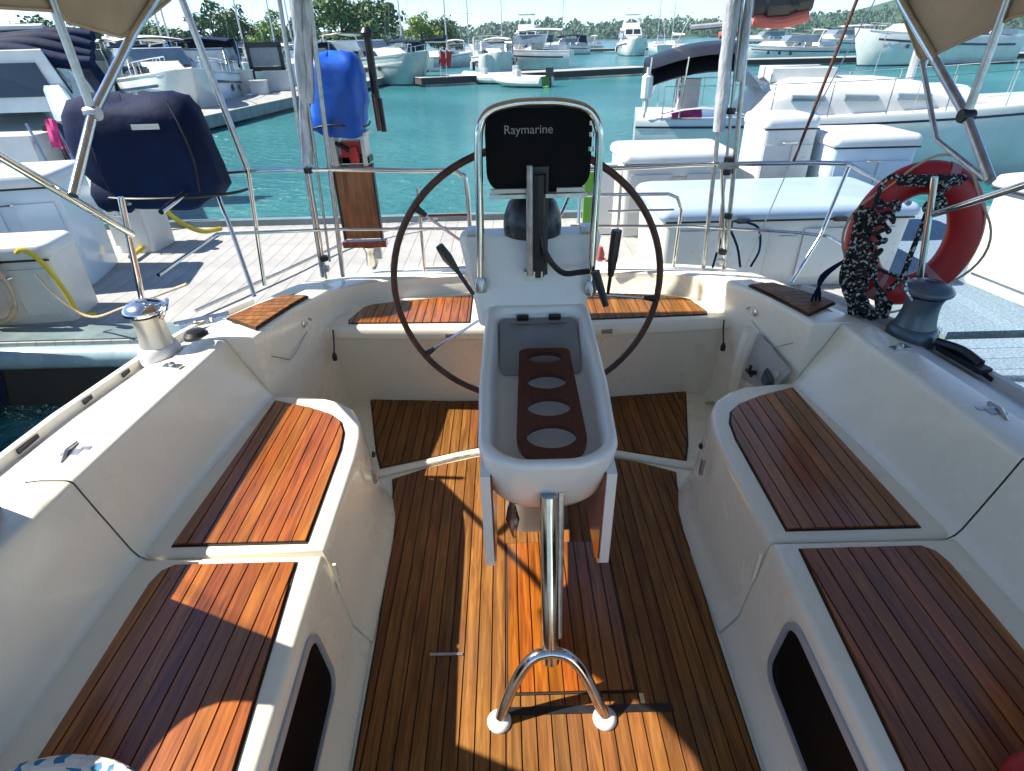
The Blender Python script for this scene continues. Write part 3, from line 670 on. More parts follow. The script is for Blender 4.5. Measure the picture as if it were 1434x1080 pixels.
for a, b, r, m_ in (((-1.50, 3.1, .57), (-1.43, 3.1, 1.2), .012, steel), ((-1.43, 3.1, 1.2), (-1.533, 3.1, 1.93), .017, steel2), ((1.40, 3.1, 1.17), (1.525, 3.1, 1.867), .008, rimw), ((1.26, 3.1, .60), (1.42, 3.1, 1.3), .003, steel2), ((1.42, 3.1, 1.3), (1.62, 3.1, 1.9), .003, steel2)):
    e = up(a, b, 3.6) if b[2] > 1.5 else b
    rail('backstay', [a, e], r, m_)
for pts in ([(1.30, 3.12, .60), (1.33, 3.12, .70), (1.30, 3.12, .82), (1.22, 3.12, .86)], [(1.13, 3.12, .84), (1.10, 3.12, .75), (1.08, 3.12, .60)], [(1.13, 3.12, .84), (1.20, 3.12, .72), (1.24, 3.12, .60)]):
    g = G(); g.tube(arc(pts, 5), .007, 6); g.mk('mooring_line', navy, yacht, True)
g = G(); g.lathe([(.02, .80), (.025, .83), (.02, .87)], (1.13, 3.12, 0), 10); g.mk('line_knot', black, yacht, True)
# cleat on the left quarter
g = G(); g.box((-1.33, 2.42, .735), (.20, .05, .012), rz=.5); g.tube([(-1.43, 2.36, .765), (-1.23, 2.47, .765)], .010, 8); g.tube([(-1.36, 2.40, .735), (-1.36, 2.40, .765)], .012, 8); g.tube([(-1.30, 2.43, .735), (-1.30, 2.43, .765)], .012, 8)
g.V = [v+Vector((-.17, -.03, -.075)) for v in g.V]; g.mk('mooring_cleat', steel, yacht, True)

# lifeline poles by the winches, bimini frame and canopy
for s in (-1, 1):
    zt = 1.29
    rail('lifeline_post', [(s*1.60, 2.13, .66), (s*(1.49 if s < 0 else 1.455), 2.12, zt)], .012)
    kx = 1.40
    hz = 1.575 if s < 0 else 1.505
    Hn = Vector((s*kx, 2.0, hz))
    rail('bimini_strut', [(s*1.50, 2.12, 1.155), (s*1.40, 1.56, 1.53 if s < 0 else 1.42), (s*1.36, 1.1, 1.80)], .0125)
    rail('bimini_bow', [Hn, (s*1.40, 1.76, hz+.03+.03), (s*1.40, 1.99 if s < 0 else 2.0, 1.875)] if False else [Hn, (s*1.40, 2.0, 1.875)], .013, steel2)
    # tube from rail up through the hinge to the aft bow corner
    low = (s*1.40, 1.77, 1.375) if s < 0 else (s*1.40, 1.80, 1.345)
    top = (s*1.40, 2.36, 1.785) if s < 0 else (s*1.40, 2.235, 1.652)
    rail('bimini_bow', [low, Hn, top], .015, steel if s < 0 else steel2)
    g = G(); g.lathe([(.02, -.02), (.024, 0), (.02, .02)], tuple(Hn), 12, Matrix.Rotation(rad(90), 3, 'Y')); g.mk('frame_hinge', black if s > 0 else steel2, yacht, True)
rail('bimini_strut', [(1.40, 1.80, 1.34), (1.40, 2.10, 1.42), (1.40, 2.31, 1.648)], .009, steel2)
# canopy: arched cloth with hanging corner flaps, wholly over the cockpit
rows = []
for y in frange(.15, 2.85, 26):
    row = []
    for k in range(-16, 17):
        u = k/16; crown = 2.30-.10*(y-1.8)**2*.3
        z = crown-.27*abs(u)**2.6
        row.append(Vector((u*1.40, y, z)))
    rows.append(row)
g = G(); g.loft(rows); g.loft([[v+Vector((0, 0, .006)) for v in r] for r in rows]); cnv = g.mk('bimini_canopy', canvas, yacht, True); OFF[cnv.name] = OFF[yacht.name]
for s in (-1, 1):
    zo = 0 if s < 0 else -.125; 
    if s < 0: edge = [(.80, 2.035), (.92, 2.03), (1.07, 1.93), (1.16, 1.76), (1.26, 1.59), (1.40, 1.56), (1.50, 1.64), (1.58, 1.84), (1.79, 1.847), (2.01, 1.847), (2.05, 1.82), (2.18, 1.80), (2.30, 1.782), (2.38, 1.80), (2.50, 1.84), (2.72, 1.908), (2.85, 1.99)]
    else: edge = [(.80, 1.95), (1.4, 1.86), (1.85, 1.785), (1.957, 1.775), (2.05, 1.74), (2.18, 1.70), (2.315, 1.652), (2.35, 1.67), (2.44, 1.74), (2.574, 1.844), (2.85, 1.97)]
    a = [(s*1.402, y, 2.30-.03*(y-1.8)**2-.27+.004) for y, z in edge]; b = [(s*(1.405), y, z) for y, z in edge]
    m_ = [((p[0]+q[0])/2+s*.006, p[1], (p[2]+q[2])/2) for p, q in zip(a, b)]
    g = G(); g.loft([a, m_, b]); g.loft([[(x+s*.005, y, z) for x, y, z in r] for r in (a, m_, b)]); g.tube(b, .006, 5)
    g.mk('side_flap', canvas, cnv, True)
rail('bimini_bow', [(-1.40, 2.36, 1.785), (-1.385, 2.62, 1.93), (-1.30, 2.74, 2.10), (-.9, 2.78, 2.22), (0, 2.80, 2.26), (.9, 2.78, 2.22), (1.30, 2.72, 2.08), (1.385, 2.55, 1.86), (1.40, 2.235, 1.652)], .014, sm_=True)
# spray hood side wing at the forward left, with a clear window (stands just outside the picture, it shades the left seat)
X0 = -1.42
def wing(s):
    yb = lambda z: 1.19-.29*(z-.44)
    fr = []
    out = [(-.9, .745), (-.9, 1.75), (yb(1.75), 1.75), (yb(1.3), 1.3), (yb(.745), .745)]
    # frame around a window hole: y -.5..0.80, z 1.03..1.55
    g = G()
    hole = [(.15+a, 1.29+b) for a, b in rrect(1.30, .52, .16, 6)]
    n = len(hole); outp = []
    for (y, z) in hole:
        q = math.atan2((z-1.29)/.26, (y-.15)/.65); c_, s_ = math.cos(q), math.sin(q)
        k = 1e9
        if s_ > 1e-6: k = min(k, (1.75-1.29)/s_)
        if s_ < -1e-6: k = min(k, (.745-1.29)/s_)
        if c_ < -1e-6: k = min(k, (-.9-.15)/c_)
        if c_ > 1e-6:
            # slanted edge y + .29 z = 1.19 + .1276
            k = min(k, (1.3176-.15-.29*1.29)/(c_+.29*s_) if c_+.29*s_ > 0 else 1e9)
        outp.append((.15+c_*k, 1.29+s_*k))
    # make sure the corners are present
    cors = [(-.9, .745), (-.9, 1.75), (yb(1.75), 1.75), (yb(.745), .745)]
    for cc in cors:
        i = min(range(n), key=lambda j: (outp[j][0]-cc[0])**2+(outp[j][1]-cc[1])**2); outp[i] = cc
    V = [(s*1.42, y, z) for y, z in hole]+[(s*1.42, y, z) for y, z in outp]
    V += [(s*1.428, y, z) for y, z in hole]+[(s*1.428, y, z) for y, z in outp]
    Fc = []
    for k in range(n):
        l = (k+1) % n
        Fc += [(k, l, n+l, n+k), (2*n+k, 3*n+k, 3*n+l, 2*n+l), (k, 2*n+k, 2*n+l, l), (n+k, n+l, 3*n+l, 3*n+k)]
    g.add(V, Fc); g.mk('spray_hood_wing', navy, yacht)
wing(-1); wing(1)

# ================================================================ THINGS HUNG ON THE YACHT
# navy canvas cover on the left quarter
def blob(rows_, m, name, parent, sup=2.6, n=28, lump=.012, seed=1, ang=80):
    """rows: (z, cx, cy, rx, ry) superellipse rings, with cloth folds"""
    r_ = random.Random(seed); ph = [r_.uniform(0, 6.28) for _ in range(5)]; R = []
    for i, (z, cx, cy, rx, ry) in enumerate(rows_):
        row = []
        for k in range(n):
            q = 2*math.pi*k/n; c_, s_ = math.cos(q), math.sin(q)
            f = 1+lump*5*(math.sin(3*q+ph[0]+i*.5)+.6*math.sin(5*q+ph[1]-i*.8)+.5*math.sin(9*q+ph[2]+i*1.3))*.35
            row.append((cx+rx*f*math.copysign(abs(c_)**(2/sup), c_), cy+ry*f*math.copysign(abs(s_)**(2/sup), s_), z+lump*math.sin(2*q+ph[3]+i)))
        R.append(row)
    g = G(); g.loft(R, True, True); return g.mk(name, m, parent, True, ang)
nc = thing('outboard_cover', 'large navy canvas cover tied over an engine on the left quarter rail', 'cover', (-1.83, 2.95, 1.07))
blob([(1.20, -1.46, 2.42, .14, .10), (1.215, -1.47, 2.42, .20, .14), (1.27, -1.48, 2.42, .245, .17), (1.36, -1.50, 2.42, .265, .19), (1.46, -1.51, 2.42, .262, .19), (1.53, -1.51, 2.42, .245, .18), (1.57, -1.51, 2.42, .215, .155), (1.59, -1.50, 2.42, .15, .10), (1.592, -1.50, 2.42, .05, .03)], navy, 'canvas_body', nc, 3.0, 44, .020, 4)
blob([(1.19, -1.66, 2.30, .05, .04), (1.205, -1.66, 2.30, .075, .055), (1.25, -1.665, 2.31, .085, .06), (1.30, -1.67, 2.33, .07, .05), (1.32, -1.67, 2.34, .03, .02)], navy, 'canvas_skirt', nc, 2.4, 20, .008, 9)
g = G(); g.tube([(-1.62, 2.28, 1.21), (-1.60, 2.27, 1.235)], .018, 8); g.mk('engine_foot', steel2, nc, True)
g = G(); g.box((-1.42, 2.222, 1.50), (.10, .006, .018), rz=.05); g.mk('cover_label', whitem, nc)
g = G(); g.tube(arc([(-1.46+.30*math.cos(q), 2.42+.225*math.sin(q), 1.245) for q in [rad(180+15*k) for k in range(13)]], 2), .006, 5); g.mk('drawcord', black, nc, True)
g = G(); g.tube(arc([(-1.66, 2.28, 1.22), (-1.655, 2.245, 1.36), (-1.64, 2.24, 1.50), (-1.60, 2.30, 1.585)], 5), .004, 5); g.mk('piping', black, nc, True); g = G(); g.tube(arc([(-1.30, 2.245, 1.26), (-1.285, 2.24, 1.38), (-1.30, 2.24, 1.50), (-1.34, 2.30, 1.58)], 5), .004, 5); g.mk('piping', black, nc, True)
for ch in nc.children:
    off_ = Vector(nc.location)
    for v in ch.data.vertices:      # laid out at 2.42 m first, set 22 per cent further out and larger
        q_ = Vector(v.co)+off_; q_ = Vector((-.097+(q_.x+.097)*1.219, q_.y*1.219-(q_.y-2.42)*.45, 1.75+(q_.z-1.75)*1.219)); v.co = q_-off_
# outboard motor with blue cover on its wooden bracket
om = thing('outboard_motor', 'small outboard motor under a bright blue cover on the stern rail bracket', 'outboard motor', (-.93, 3.28, 1.18))
blob([(1.355, -.965, 3.28, .115, .10), (1.345, -.965, 3.28, .135, .115), (1.40, -.965, 3.28, .150, .125), (1.45, -.955, 3.28, .138, .12), (1.50, -.945, 3.28, .142, .12), (1.56, -.94, 3.28, .130, .11), (1.62, -.935, 3.28, .128, .10), (1.665, -.93, 3.28, .112, .09), (1.69, -.93, 3.28, .085, .07), (1.70, -.935, 3.28, .04, .04)], blue, 'engine_cover', om, 3.4, 34, .020, 5)
g = G(); g.tube(arc([(-.965+.158*math.cos(q), 3.28+.135*math.sin(q), 1.385+.01*math.sin(3*q)) for q in [rad(170+20*k) for k in range(11)]], 2), .005, 5); g.mk('tie_cord', black, om, True)
g = G(); g.box((-.93, 3.28, 1.34), (.22, .16, .018)); g.box((-1.005, 3.27, 1.26), (.03, .12, .15)); g.box((-.845, 3.27, 1.26), (.02, .12, .15)); g.mk('clamp_bracket', whitem, om)
g = G(); g.box((-.92, 3.27, 1.25), (.10, .08, .11)); g.lathe([(.025, 1.20), (.03, 1.23), (.02, 1.28)], (-.90, 3.22, 0), 12); g.mk('carburettor', red, om)
g = G(); g.box((-.92, 3.28, 1.21), (.19, .10, .03)); g.tube([(-.99, 3.22, 1.30), (-.87, 3.22, 1.23)], .012, 8); g.mk('swivel', black, om)
g = G(); g.tube([(-.765, 3.30, 1.79), (-.76, 3.30, 1.50)], .020, 8); g.lathe([(.03, 1.77), (.034, 1.79), (.02, 1.81)], (-.765, 3.30, 0), 10); g.tube([(-.745, 3.30, 1.50), (-.74, 3.30, 1.34)], .014, 8); g.mk('drive_shaft', black, om, True)
g = G(); g.tube([(-.77, 3.29, 1.52), (-.765, 3.29, 1.345)], .012, 8); g.mk('grip', varn, om, True)
g = G(); g.box((-.925, 3.25, .985), (.205, .03, .40)); bb = g.mk('mount_board', wood, om); OFF[bb.name] = OFF[om.name]
g = G(); g.box((-1.03, 3.245, .985), (.010, .04, .41)); g.box((-.818, 3.245, .985), (.010, .04, .41)); g.mk('board_edge', black, bb)
g = G(); g.box((-.92, 3.24, .755), (.25, .05, .035)); g.mk('lower_rail', varn, om)
g = G(); g.lathe([(.02, .60), (.035, .63), (.03, .70), (.045, .735)], (-.90, 3.25, 0), 14); g.box((-.86, 3.24, .70), (.05, .03, .07)); g.mk('propeller_hub', steel2, om, True)

# life ring
lr = thing('life_ring', 'red life ring lashed to the right rail behind the dark winch', 'life ring', (1.63, 2.35, .70))
g = G(); n1, n2 = 64, 16; V = []; tilt = Matrix.Rotation(rad(-4), 3, 'Y') @ Matrix.Rotation(rad(-16), 3, 'Z')
LC = Vector((1.622, 2.36, .995))
for i in range(n1):
    q = 2*math.pi*i/n1; c_ = Vector((.186*math.cos(q), 0, .243*math.sin(q))); d = Vector((math.cos(q), 0, math.sin(q)))
    for k in range(n2):
        a = 2*math.pi*k/n2; V.append(LC+tilt @ (c_+d*(.067*math.cos(a))+Vector((0, .048*math.sin(a), 0))))
g.add(V, [(i*n2+k, i*n2+(k+1) % n2, ((i+1) % n1)*n2+(k+1) % n2, ((i+1) % n1)*n2+k) for i in range(n1) for k in range(n2)]); g.mk('ring_body', redfoam, lr, True, 80)
for a0 in (66, -52, 236):
    g = G(); V = []
    for i in range(4):
        q = rad(a0+i*3); c_ = Vector((.186*math.cos(q), 0, .243*math.sin(q))); d = Vector((math.cos(q), 0, math.sin(q)))
        for k in range(n2):
            a = 2*math.pi*k/n2; V.append(LC+tilt @ (c_+d*(.0695*math.cos(a))+Vector((0, .0505*math.sin(a), 0))))
    g.add(V, [(i*n2+k, i*n2+(k+1) % n2, (i+1)*n2+(k+1) % n2, (i+1)*n2+k) for i in range(3) for k in range(n2)]); g.mk('band', mat('band_%d' % a0, (.45, .20, .20), .5), lr, True)
gl = []
for i in range(60):
    q = 2*math.pi*i/60; f = 1+.09*math.cos(4*q+.6); gl.append(LC+tilt @ Vector((.262*f*math.cos(q)*.96, -.035, .323*f*math.sin(q)*.96)))
g = G(); g.tube(gl, .005, 6, closed=True); g.mk('grab_line', tan, lr, True)
def ropemat(name, c0, c1, sc, th=.5):
    m, t, b = nodes(name); N, L = t.nodes, t.links; tc = N.new('ShaderNodeTexCoord')
    v = N.new('ShaderNodeTexVoronoi'); v.inputs['Scale'].default_value = sc; L.new(tc.outputs['Object'], v.inputs['Vector'])
    r = N.new('ShaderNodeValToRGB'); r.color_ramp.interpolation = 'CONSTANT'; L.new(v.outputs['Color'], r.inputs[0])
    r.color_ramp.elements[0].color = (*c0, 1); r.color_ramp.elements[1].position = th; r.color_ramp.elements[1].color = (*c1, 1)
    L.new(r.outputs[0], b.inputs['Base Color']); b.inputs['Roughness'].default_value = .85
    bu = N.new('ShaderNodeBump'); bu.inputs['Strength'].default_value = .8; bu.inputs['Distance'].default_value = .004
    L.new(v.outputs['Distance'], bu.inputs['Height']); L.new(bu.outputs[0], b.inputs['Normal']); return m
bwrope = ropemat('black_white_rope', (.012, .013, .015), (.46, .47, .42), 110, .70)
blrope = ropemat('blue_fleck_rope', (.72, .68, .58), (.05, .20, .34), 60, .70)
rc_ = thing('mooring_rope', 'black and white flecked rope hank hung on the left of the red life ring', 'rope', (1.40, 2.28, .70))
g = G(); rr_ = random.Random(3)
for k in range(9):
    ox, oy = rr_.uniform(-.032, .028)-.022, rr_.uniform(-.03, .04); P = []
    for i in range(13):
        t = i/12; z = 1.14-.47*t
        P.append((1.362+ox+.016*math.sin(t*7+k)+.085*t*t+(.03 if t > .8 else 0), 2.27+oy+.018*math.sin(t*9+2*k), z+rr_.uniform(-.012, .012)))
    g.tube(arc(P, 3), .0095, 6)
for k in range(9):
    P = []
    for i in range(15):
        q = 2*math.pi*i/14; P.append((1.372+.036*math.cos(q)+.012*k*.3, 2.25+.05*math.sin(q), .80+.045*k+.012*math.sin(3*q+k)))
    g.tube(P, .0095, 6)
for k in range(10):
    P = [(1.40+.03*k*.5+rr_.uniform(-.01, .01), 2.23, .74+rr_.uniform(-.03, .03)), (1.46+.008*k, 2.22, .70+rr_.uniform(-.02, .03)), (1.53, 2.24, .715+rr_.uniform(-.03, .04)), (1.50, 2.28, .78)]
    g.tube(arc(P, 4), .0095, 6)
g.mk('hank', bwrope, rc_, True)
g = G()
P = [(1.375, 2.28, 1.13), (1.37, 2.28, 1.20), (1.385, 2.28, 1.25), (1.41, 2.27, 1.265), (1.43, 2.27, 1.25)]; g.tube(arc(P, 4), .010, 6)
for k in range(3):
    P = [(1.44+.035*i, 2.27+.02*math.sin(i*2.1+k), 1.245+.02*math.cos(i*2.3+k*2)) for i in range(8)]; g.tube(arc(P, 4), .010, 6)
P = [(1.60+.03*math.cos(q), 2.27+.02*math.sin(q*1.3), 1.20+.035*math.sin(q)-.004*q) for q in [i*.7 for i in range(22)]]; g.tube(arc(P, 3), .010, 6)
P = [(1.585, 2.27, 1.14), (1.575, 2.26, 1.05), (1.572, 2.26, .96), (1.568, 2.26, .86), (1.535, 2.27, .79)]; g.tube(arc(P, 4), .011, 6)
g.tube([(1.43, 2.27, .90), (1.57, 2.26, .85)], .008, 6); g.tube([(1.56, 2.26, .855), (1.72, 2.27, .81)], .008, 6); g.tube([(1.44, 2.26, .90), (1.47, 2.26, .82), (1.53, 2.27, .77)], .009, 6)
g.mk('lashing', bwrope, rc_, True)
g = G()
for k in range(3): g.tube(arc([(1.34, 2.30, .93), (1.275-.012*k, 2.31, .85), (1.25+.012*k, 2.32, .76), (1.245+.02*k, 2.32, .71)], 4), .006, 6)
g.mk('rope_tail', navy, rc_, True)
# rope coil bottom left on the seat, red cushion bottom right
cl = thing('rope_coil', 'blue flecked white rope coil lying on the left seat at the lower left corner', 'rope', (-1.04, .50, .45))
g = G()
for k in range(3):
    g.tube([(-1.02+(.255-.026*(k % 2))*math.cos(q), .385+(.215-.022*(k % 2))*math.sin(q), .465+.018*k) for q in [2*math.pi*i/40 for i in range(40)]], .016, 8, closed=True)
g.mk('coil_turns', blrope, cl, True)
rcu = thing('red_cushion', 'red vinyl cushion at the lower right corner of the right seat', 'cushion', (1.0, .40, .45))
g = G(); pr = [(x+1.02, y+.42) for x, y in rrect(.36, .32, .09, 5)]; 
g.loft([[(1.02+(x-1.02)*f, .42+(y-.42)*f, z) for x, y in pr] for f, z in ((.9, .452), (1, .47), (1.0, .49), (.94, .512), (.8, .522))], True, True); g.mk('cushion_pad', redfoam, rcu, True)

# ================================================================ DOCKS
def slab_dock(name, label, c, rz, length, width, ztop, boards=False, mats=(concrete, fascia), thick=.34, pitch=.14, lim=130, group=None, cat='dock'):
    d = thing(name, label, cat, (c[0], c[1], ztop), rz, group, local=True)
    g = G()
    for s in (-1, 1): g.box((0, s*(width/2-.03), -.03-thick/2), (length, .06, thick))
    g.box((0, 0, -.05-thick/2), (length-.02, width-.14, thick-.06)); g.mk('float_frame', mats[1], d)
    if boards:
        n = int(length/pitch)
        B_ = G(); B_.box((0, 0, -.015), (pitch-.004, width, .03)); b0 = None
        for k in range(n):
            x = -length/2+pitch*(k+.5)
            if b0 is None:
                b0 = B_.mk('board', mats[0], d); o_ = b0
            else:
                o_ = b0.copy(); col.objects.link(o_)
            o_.location = (x, 0, 0)
    else:
        g = G(); g.box((0, 0, -.01), (length, width, .03)); g.mk('deck', mats[0], d)
    return d
grating = mat('blue_grey_grating', (.19, .27, .34), .55, var=.35, scale=55, bump=.8, bscale=120, vary=.05, dirt=(.06, .11, .16))
DZ = -.10
D1 = slab_dock('dock', 'pale boarded main dock running across behind the stern', (-3.6, 5.35), 0, 13.2, 3.1, DZ, True)
D1b = slab_dock('dock', 'blue grey meshed dock behind the right quarter under the storage boxes', (6.1, 5.25), 0, 6.15, 3.3, DZ, True, mats=(grating, fascia))
D2 = slab_dock('finger_dock', 'blue grey meshed finger dock along the right side of the yacht', (2.86, 1.15), rad(90), 4.85, 1.6, DZ, True, mats=(grating, fascia))
g = G(); g.tube(arc([(6.55, -1.60, -.10), (3, -1.60, -.10), (0, -1.60, -.10), (-6.6, -1.60, -.10)], 3), .085, 12); g.mk('edge_bumper', bumper, D1, True)
g = G(); g.box((0, -1.40, .004), (13.2, .26, .012)); g.mk('edge_plate', fascia, D1)
g = G(); g.box((0, -1.58, -.34), (13.1, .05, .34)); g.mk('shade_skirt', darkwood, D1)  # dark board added for the black shade under the dock edge
g = G(); g.box((0, 1.52, .02), (13.2, .10, .10)); g.mk('edge_plate', fascia, D1)

def dbox(name, label, c, d, lid=None, rz=0, bm_=boxm, lm=boxlid, lidh=.10, handles=0, group='storage boxes on the dock', cat='dock box'):
    """rounded storage box with an overhanging lid; c = centre of the base"""
    t = thing(name, label, cat, (c[0], c[1], DZ+.002), rz, group, local=True)
    w_, dp, h = d
    g = G(); R = []
    for f, z in ((.96, 0), (.98, .03), (1.0, h-lidh)): R.append([(x*f, y*f, z) for x, y in rrect(w_*.97, dp*.95, .05, 3)])
    g.loft(R, True, True); g.mk('body', bm_, t, True, 40)
    g = G(); R = []
    for f, z in ((1.0, h-lidh), (1.015, h-lidh+.015), (1.015, h-.05), (.985, h-.015), (.93, h)): R.append([(x*f, y*f, z) for x, y in rrect(w_, dp, .07, 4)])
    g.loft(R, True, True); g.mk('lid', lm, t, True, 60)
    for k in range(handles):
        x = (-.5+(k+.5)/handles)*w_*.75
        g = G(); g.box((x, -dp/2-.02, h-lidh-.005), (.10, .03, .03)); g.tube([(x-.05, -dp/2-.02, h-lidh+.005), (x-.02, -dp/2-.045, h-lidh), (x+.05, -dp/2-.03, h-lidh)], .012, 6); g.mk('latch', black, t)
    for k in (-.7, .7):
        g = G(); g.box((k*w_*.42, dp/2+.012, h-lidh+.01), (.09, .02, .05)); g.mk('hinge', steel2, t)
    g = G(); g.tube([(-.07, -dp/2-.004, h-lidh-.13), (-.06, -dp/2-.03, h-lidh-.13), (.06, -dp/2-.03, h-lidh-.13), (.07, -dp/2-.004, h-lidh-.13)], .009, 6); g.mk('pull_handle', steel, t, True)
    g = G(); g.box((0, -dp*.49-.001, h-lidh-.012), (w_*.97, .012, .012)); g.mk('lid_gasket', rubber, t)
    for k in (-1, 1):
        g = G(); g.box((k*w_*.25, -dp*.48-.004, (h-lidh)*.5), (w_*.36, .008, (h-lidh)*.7)); g.mk('front_panel', bm_, t)
    return t
bluelid = mat('sky_tinted_lid', (.33, .44, .58), .45, var=.06, scale=2, bump=.05, bscale=20)  # the sky's blue reflection is put into the lid colour
dbox('dock_box', 'long white dock box with a lid tinted pale sky blue and two black latches', (2.16, 5.02), (2.05, 1.05, .68), lm=bluelid, handles=2)
dbox('dock_box', 'white dock box with a green post at its left, behind the blue lidded box', (1.66, 6.40), (1.15, .85, .85))
dbox('dock_box', 'tall narrow white dock box right of the stern flag halyards', (2.70, 6.25), (.55, .6, 1.15))
dbox('dock_box', 'tall dock box tinted pale blue for its shade, between the tall narrow white one and the life ring', (3.45, 6.1), (.85, .75, 1.0), bm_=hullb)  # shaded side of the white box, blue shade put into its colour
dbox('dock_box', 'big white dock box at the right edge beyond the red life ring', (4.5, 3.95), (1.5, 1.35, .88), rz=rad(-80), handles=0)
gp = thing('fender_board', 'green board standing beside the white dock box behind the wheel', 'board', (.82, 6.15, DZ), 0, None, local=True)
g = G(); g.box((-.02, 0, .36), (.16, .05, .70)); g.mk('panel', greenp, gp); g = G(); g.box((.14, .02, .34), (.14, .12, .66)); g.mk('white_post', whitem, gp)
g = G(); g.box((.06, -.03, .72), (.34, .08, .03)); g.mk('top_cap', whitem, gp)
# person-sized small items on the dock seen through the gate: water tap post
tp = thing('water_tap', 'small brass water tap on a pale post seen through the right stern gate', 'tap', (.62, 4.3, DZ), 0, None, local=True)
g = G(); g.tube([(0, 0, 0), (0, 0, .42)], .03, 8); g.mk('post', whitem, tp, True); g = G(); g.lathe([(.035, .36), (.04, .40), (.02, .46)], (0, 0, 0), 10); g.tube([(0, 0, .38), (.05, -.04, .36), (.06, -.05, .30)], .012, 6); g.mk('tap_head', coral, tp, True)
# left: white dock boxes and hoses
dbox('dock_box', 'white dock box at the left edge hung with tan rope', (-3.93, 4.32), (.78, .42, .62), lm=boxm, rz=rad(6), handles=1)
dbox('dock_box', 'slim white dock box left of the navy cover pole', (-4.0, 6.1), (.42, .45, .62), lm=boxm, rz=rad(-4))
bxt = dbox('dock_box', 'tall pale blue dock box at the left edge behind the tan rope', (-4.35, 5.2), (.85, .7, .98), bm_=hullb, rz=rad(12))
def hose(name, label, pts, r, m, cat='hose', group=None):
    base = (pts[0][0], pts[0][1], min(p[2] for p in pts)); t = thing(name, label, cat, base, 0, group)
    g = G(); g.tube(arc(pts, 5), r, 7); g.mk('strand', m, t, True); return t
hose('water_hose', 'yellow hose hanging over the right corner of the left dock box', [(-3.66, 4.06, .50), (-3.58, 4.03, .53), (-3.50, 4.05, .42), (-3.46, 4.08, .20), (-3.44, 4.10, .0), (-3.40, 4.2, -.06)], .018, yellow)
hose('water_hose', 'yellow hose sweeping along the dock behind the slim white box', [(-3.9, 5.6, -.05), (-4.0, 6.2, -.03), (-4.3, 6.6, 0), (-4.1, 6.85, .15), (-3.85, 6.9, .3)], .026, yellow)
hose('water_hose', 'yellow hose running down right of the slim white box beside the water', [(-3.80, 6.0, .52), (-3.70, 6.0, .45), (-3.62, 6.1, .2), (-3.50, 6.3, 0), (-3.42, 6.6, -.06)], .026, yellow)
P = []
for k in range(4):
    for i in range(10):
        q = 2*math.pi*i/10; P.append((-4.02+.20*math.cos(q)+.01*k, 4.04-.012*k, .22+.26*math.sin(q)+.01*k))
hose('rope_coil', 'tan rope coil hung on the front of the left dock box', P, .014, tan, 'rope')
hose('dock_line', 'tan dock line running from the left box across the dock to the stern', [(-3.55, 4.0, .35), (-3.40, 3.95, .15), (-3.2, 3.9, .05), (-2.7, 3.6, .25), (-2.0, 3.2, .55)], .009, tan, 'rope')
hose('dock_line', 'grey dock line from the left pole up to the far dock edge', [(-2.6, 4.2, -.05), (-2.2, 5.0, -.04), (-1.7, 6.0, -.04), (-.9, 6.6, .0)], .014, steel2, 'rope')
for k, (x, y) in enumerate(((-2.9, 6.75), (-1.9, 6.7))):
    pass
# neighbouring side dock on the left and far docks
slab_dock('dock', 'pale dock on the left leading away between the moored cruisers', (-10.4, 26.5), rad(84), 30, 2.6, -.18, False)
a, b = Vector((-5.0, 38.4)), Vector((10.4, 45.2)); c = (a+b)/2; dr = math.atan2(b.y-a.y, b.x-a.x)
slab_dock('dock', 'far dock with dark edge in the middle, behind the grey dinghy', (c.x-math.sin(dr)*1.2, c.y+math.cos(dr)*1.2), dr, (b-a).length, 2.4, -.15, False, mats=(concrete, darkwood))
pa, pb = at(1130, 84, 'z', -.2), at(1434, 77, 'z', -.2); c = (pa+pb)/2; dr = math.atan2(pb.y-pa.y, pb.x-pa.x)
slab_dock('dock', 'far dock with dark edge on the right, under the pontoon cabins', (c.x+1, c.y+3), dr, (pb-pa).length*1.6, 3, -.15, False, mats=(concrete, darkwood))
pa, pb = at(800, 70, 'z', -.2), at(900, 68, 'z', -.2); c = (pa+pb)/2; dr = math.atan2(pb.y-pa.y, pb.x-pa.x)
slab_dock('dock', 'farthest thin dock between the white cruisers in the middle', (c.x, c.y), dr, (pb-pa).length*1.4, 3, -.1, False, mats=(concrete, darkwood))

# ================================================================ BOATS
def hull_mesh(L, B, H, scoop=0, fine=.45, n=18):
    rows = []
    for i in range(n+1):
        t = i/n; hb = B/2*(min(1, .86+.28*t) if t < fine else math.sqrt(max(0, 1-((t-fine)/(1-fine))**2.3)))
        if t >= fine: hb = B/2*min(1, .86+.28*fine)*math.sqrt(max(.0004, 1-((t-fine)/(1-fine))**2.3))
        z = H*(.92+.33*t*t)
        if scoop and t < .22: z = H*.92*(.12+.88*(t/.22)**.8)
        x = t*L; rk = .10*L*max(0, (t-.75)/.25)**1.5
        rows.append([(x-rk*1.2, 0, -.35), (x-rk*1.0, -hb*.62, -.2), (x-rk*.7, -hb*.84, .06*H+.02), (x-rk*.35, -hb*.95, z*.5), (x, -hb, z-.05), (x, -hb*.985, z),
                     (x, -hb*.93, z+.005), (x, 0, z+.04), (x, hb*.93, z+.005), (x, hb*.985, z), (x, hb, z-.05), (x-rk*.35, hb*.95, z*.5), (x-rk*.7, hb*.84, .06*H+.02), (x-rk, hb*.62, -.2)])
    return rows
